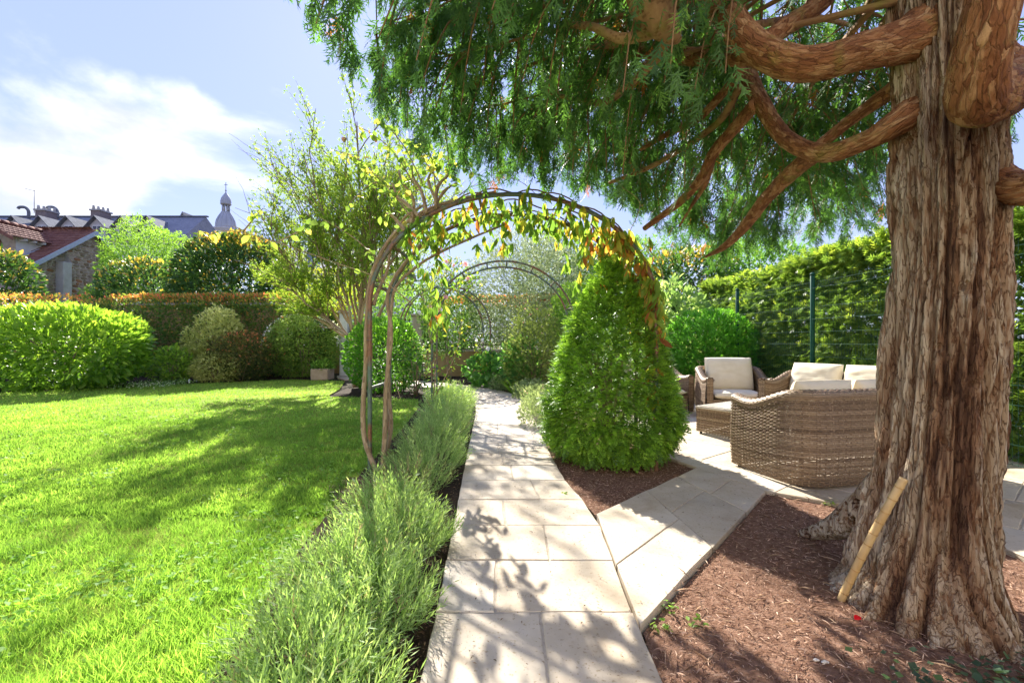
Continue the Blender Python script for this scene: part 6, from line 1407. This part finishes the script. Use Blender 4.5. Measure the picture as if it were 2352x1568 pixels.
# ---- pink climbing rose on the middle arch
pr = thing('pink_rose', (-1.5, 8.55, 0), 'pink flowering climbing rose on the left leg of the middle arch', 'climbing rose')
S = []
for g in (((992, 935, 8.5), (1000, 850, 8.5), (985, 760, 8.5), (975, 690, 8.5), (960, 640, 8.6)), ((990, 930, 8.55), (1030, 850, 8.4), (1050, 800, 8.3), (1062, 730, 8.3)), ((985, 760, 8.5), (1000, 690, 8.5), (1030, 640, 8.6), (1060, 600, 8.7)), ((975, 690, 8.5), (940, 650, 8.6), (925, 640, 8.7)), ((1000, 690, 8.5), (1060, 650, 8.8), (1100, 640, 8.9))):
    S.append(cane(g, .012, .005, parent=pr, n=30, sides=7))
P = np.vstack([s[random.randint(3, 29)]+rdir(1)[0]*random.uniform(.02, .24) for s in S for _ in range(120)]); n = len(P)
foliage(pr, broad, P, rdir(n), unit(rdir(n)+(0, 0, .6)), rng.uniform(.05, .10, n), np.clip(rng.beta(2, 2.5, n), 0, 1), 'rosegreen', [(0, (.04, .10, .02)), (.5, (.12, .22, .03)), (.8, (.30, .32, .04)), (1, (.38, .17, .05))], singles=150, trans=.5)
def rose_mesh():
    parts = []
    for ring, (k, rr, tilt, s) in enumerate(((3, .10, 8, .42), (5, .22, 24, .55), (6, .36, 48, .68), (7, .48, 70, .75))):
        for i in range(k):
            a = 2*math.pi*i/k+ring*.7; d = np.array((math.cos(a)*math.sin(R(tilt)), math.sin(a)*math.sin(R(tilt)), math.cos(R(tilt)))); nn = np.array((-math.cos(a), -math.sin(a), .6))
            V, F = stamp(tpl_broad(1.0, .14, -.10), np.array([[math.cos(a)*rr*.35, math.sin(a)*rr*.35, -.25-.05*ring]]), d[None], nn[None], s); parts.append((V, F))
    return merge(parts)
RV, RF = rose_mesh()
def roses(parent, lst, st, mn):
    st = [(0, st[0][1]), (1, st[1][1])]; me = npmesh('rose_bloom', RV, RF, leafmat(mn, st, trans=.42, warm=(1, 1, 1)), tint=rng.random(sum(len(f) for f in RF)))
    for px, py, Y, r in lst:
        o = obj('rose_bloom', me, parent); o.location = Vector(at(px, py, Y)); s = r/K*Y*1.15; o.scale = (s, s, s); o.rotation_euler = (R(random.uniform(50, 100)), 0, R(random.uniform(-50, 50)))
def z5(a, b): return ((1600+a*.3827)*.5742, (1000+b*.3827)*.5742)
roses(pr, [(*z5(x, y), Y, r) for x, y, Y, r in ((685, 145, 8.6, 8), (270, 285, 8.4, 7), (480, 490, 8.4, 7), (400, 612, 8.2, 9), (710, 295, 8.6, 6), (310, 590, 8.3, 6), (485, 120, 8.5, 6), (560, 160, 8.6, 5))], [(.3, (.62, .24, .24)), (.7, (.76, .45, .42))], 'pink_petal')
roses(pr, [(*z5(x, y), Y, r) for x, y, Y, r in ((205, 650, 8.4, 7), (255, 678, 8.3, 7), (430, 625, 8.25, 5), (385, 770, 8.3, 4))], [(.3, (.70, .52, .45)), (.7, (.80, .68, .62))], 'pale_petal')
wr = thing('white_rose', (-.9, 12.6, 0), 'slender white rose on the right leg of the farthest arch', 'climbing rose')
for g in (((1122, 890, 12.6), (1118, 830, 12.6), (1108, 790, 12.6), (1100, 770, 12.6)),): cane(g, .010, .005, parent=wr, n=20, sides=6)
roses(wr, [(*z5(860, 935), 12.5, 5), (*z5(922, 1030), 12.5, 6), (*z5(800, 940), 12.5, 4)], [(.3, (.72, .70, .60)), (.7, (.82, .80, .72))], 'white_petal')
P = at(1110, 810, 12.6)+rdir(140)*np.array((.25, .2, .5)); foliage(wr, broad, P, rdir(140), rdir(140), .09, rng.random(140), 'rosegreen', RL, trans=.4)
# ---- thin stake and rose seedling by the ball shrub, small plants in the mulch
V, F = tube([at(905, 870, 10.6), at(925, 930, 10.3)], .008, 6)
props(obj('plant_stake', npmesh('plant_stake', V, F, M_bam)), 'thin leaning cane stake in front of the round shrub', 'stake')
for i, (px, py, lab_) in enumerate(((1540, 1400, 'small seedling by the paving edge, nearest the path'), (1515, 1445, 'small seedling at the corner of paving and path'), (1600, 1440, 'tiny lone seedling in the needle litter'), (1905, 1160, 'small weed beside the trunk root'), (1300, 1140, 'small weed at the yew bed edge'))):
    Y = 1358.5/(py-784); p = at(px, py, Y); o = thing('seedling', (p[0], p[1], 0), lab_, 'seedling', 'seedlings in the mulch'); n = 16
    P = np.array((p[0], p[1], .02))+rdir(n)*np.array((.035, .035, .02)); foliage(o, wide, P, unit(rdir(n)*np.array((1, 1, .4))), unit(rdir(n)*.4+(0, 0, 1)), rng.uniform(.018, .035, n), rng.random(n), 'maple', MP, singles=16)
p = at(1962, 1428, 2.10); P = np.array([[p[0], p[1], .018]]); V, F = stamp(tpl_broad(.6, .12, .1), P, np.array([[1., .4, .1]]), np.array([[0., -.3, 1]]), .05)
props(obj('red_petal', npmesh('red_petal', V, F, leafmat('redpetal', [(0, (.45, .01, .02)), (1, (.5, .01, .02))]), tint=np.zeros(sum(len(f) for f in F)))), 'fallen red petal lying at the foot of the trunk', 'petal')
M_peb = pmat('pebble', [(.3, (.5, .46, .4)), (.7, (.65, .6, .54))], 30, .7, .2)
for px, py, s, lab_ in ((2285, 1465, .022, 'flat pale pebble right of the trunk foot'), (1875, 1520, .014, 'tiny pale pebble in the litter left of the trunk foot'), (1895, 1525, .016, 'slightly bigger pale pebble touching the tiny one near the bottom')):
    Y = 1358.5/(py-784); p = at(px, py, Y); V, F = tube(np.array([(p[0]-s, p[1], .02), (p[0]-s*.6, p[1], .02), (p[0], p[1]+.003, .021), (p[0]+s*.7, p[1], .02), (p[0]+s, p[1], .02)]), [s*.1, s*.45, s*.55, s*.4, s*.08], 8); V[:, 2] = .004+(V[:, 2]-V[:, 2].min())*.7
    props(obj('pebble', npmesh('pebble', V, F, M_peb, smooth=True)), lab_, 'pebble')
# ivy ground cover at the lower right
iv = 420; x = rng.normal(2.05, .33, iv); y = rng.normal(1.68, .09, iv); P = np.stack((x, y, .015+.05*rng.random(iv)), 1); k = (P[:, 1] < 1.86) & (P[:, 0] > 1.35); P = P[k]; iv = len(P)
ivo = obj('ivy_patch', npmesh('ivy_patch', *stamp(tpl_small(.95, .05), P, unit(rdir(iv)*np.array((1, 1, .3))), unit(rdir(iv)*.4+(0, 0, 1)), rng.uniform(.022, .04, iv)), leafmat('ivy', [(0, (.03, .055, .035)), (.7, (.06, .10, .06)), (1, (.10, .17, .06))], rough=.4), tint=np.repeat(rng.random(iv), 2)))
props(ivo, 'dark bluish ivy creeping over the litter at the lower right', 'ivy', kind='stuff')
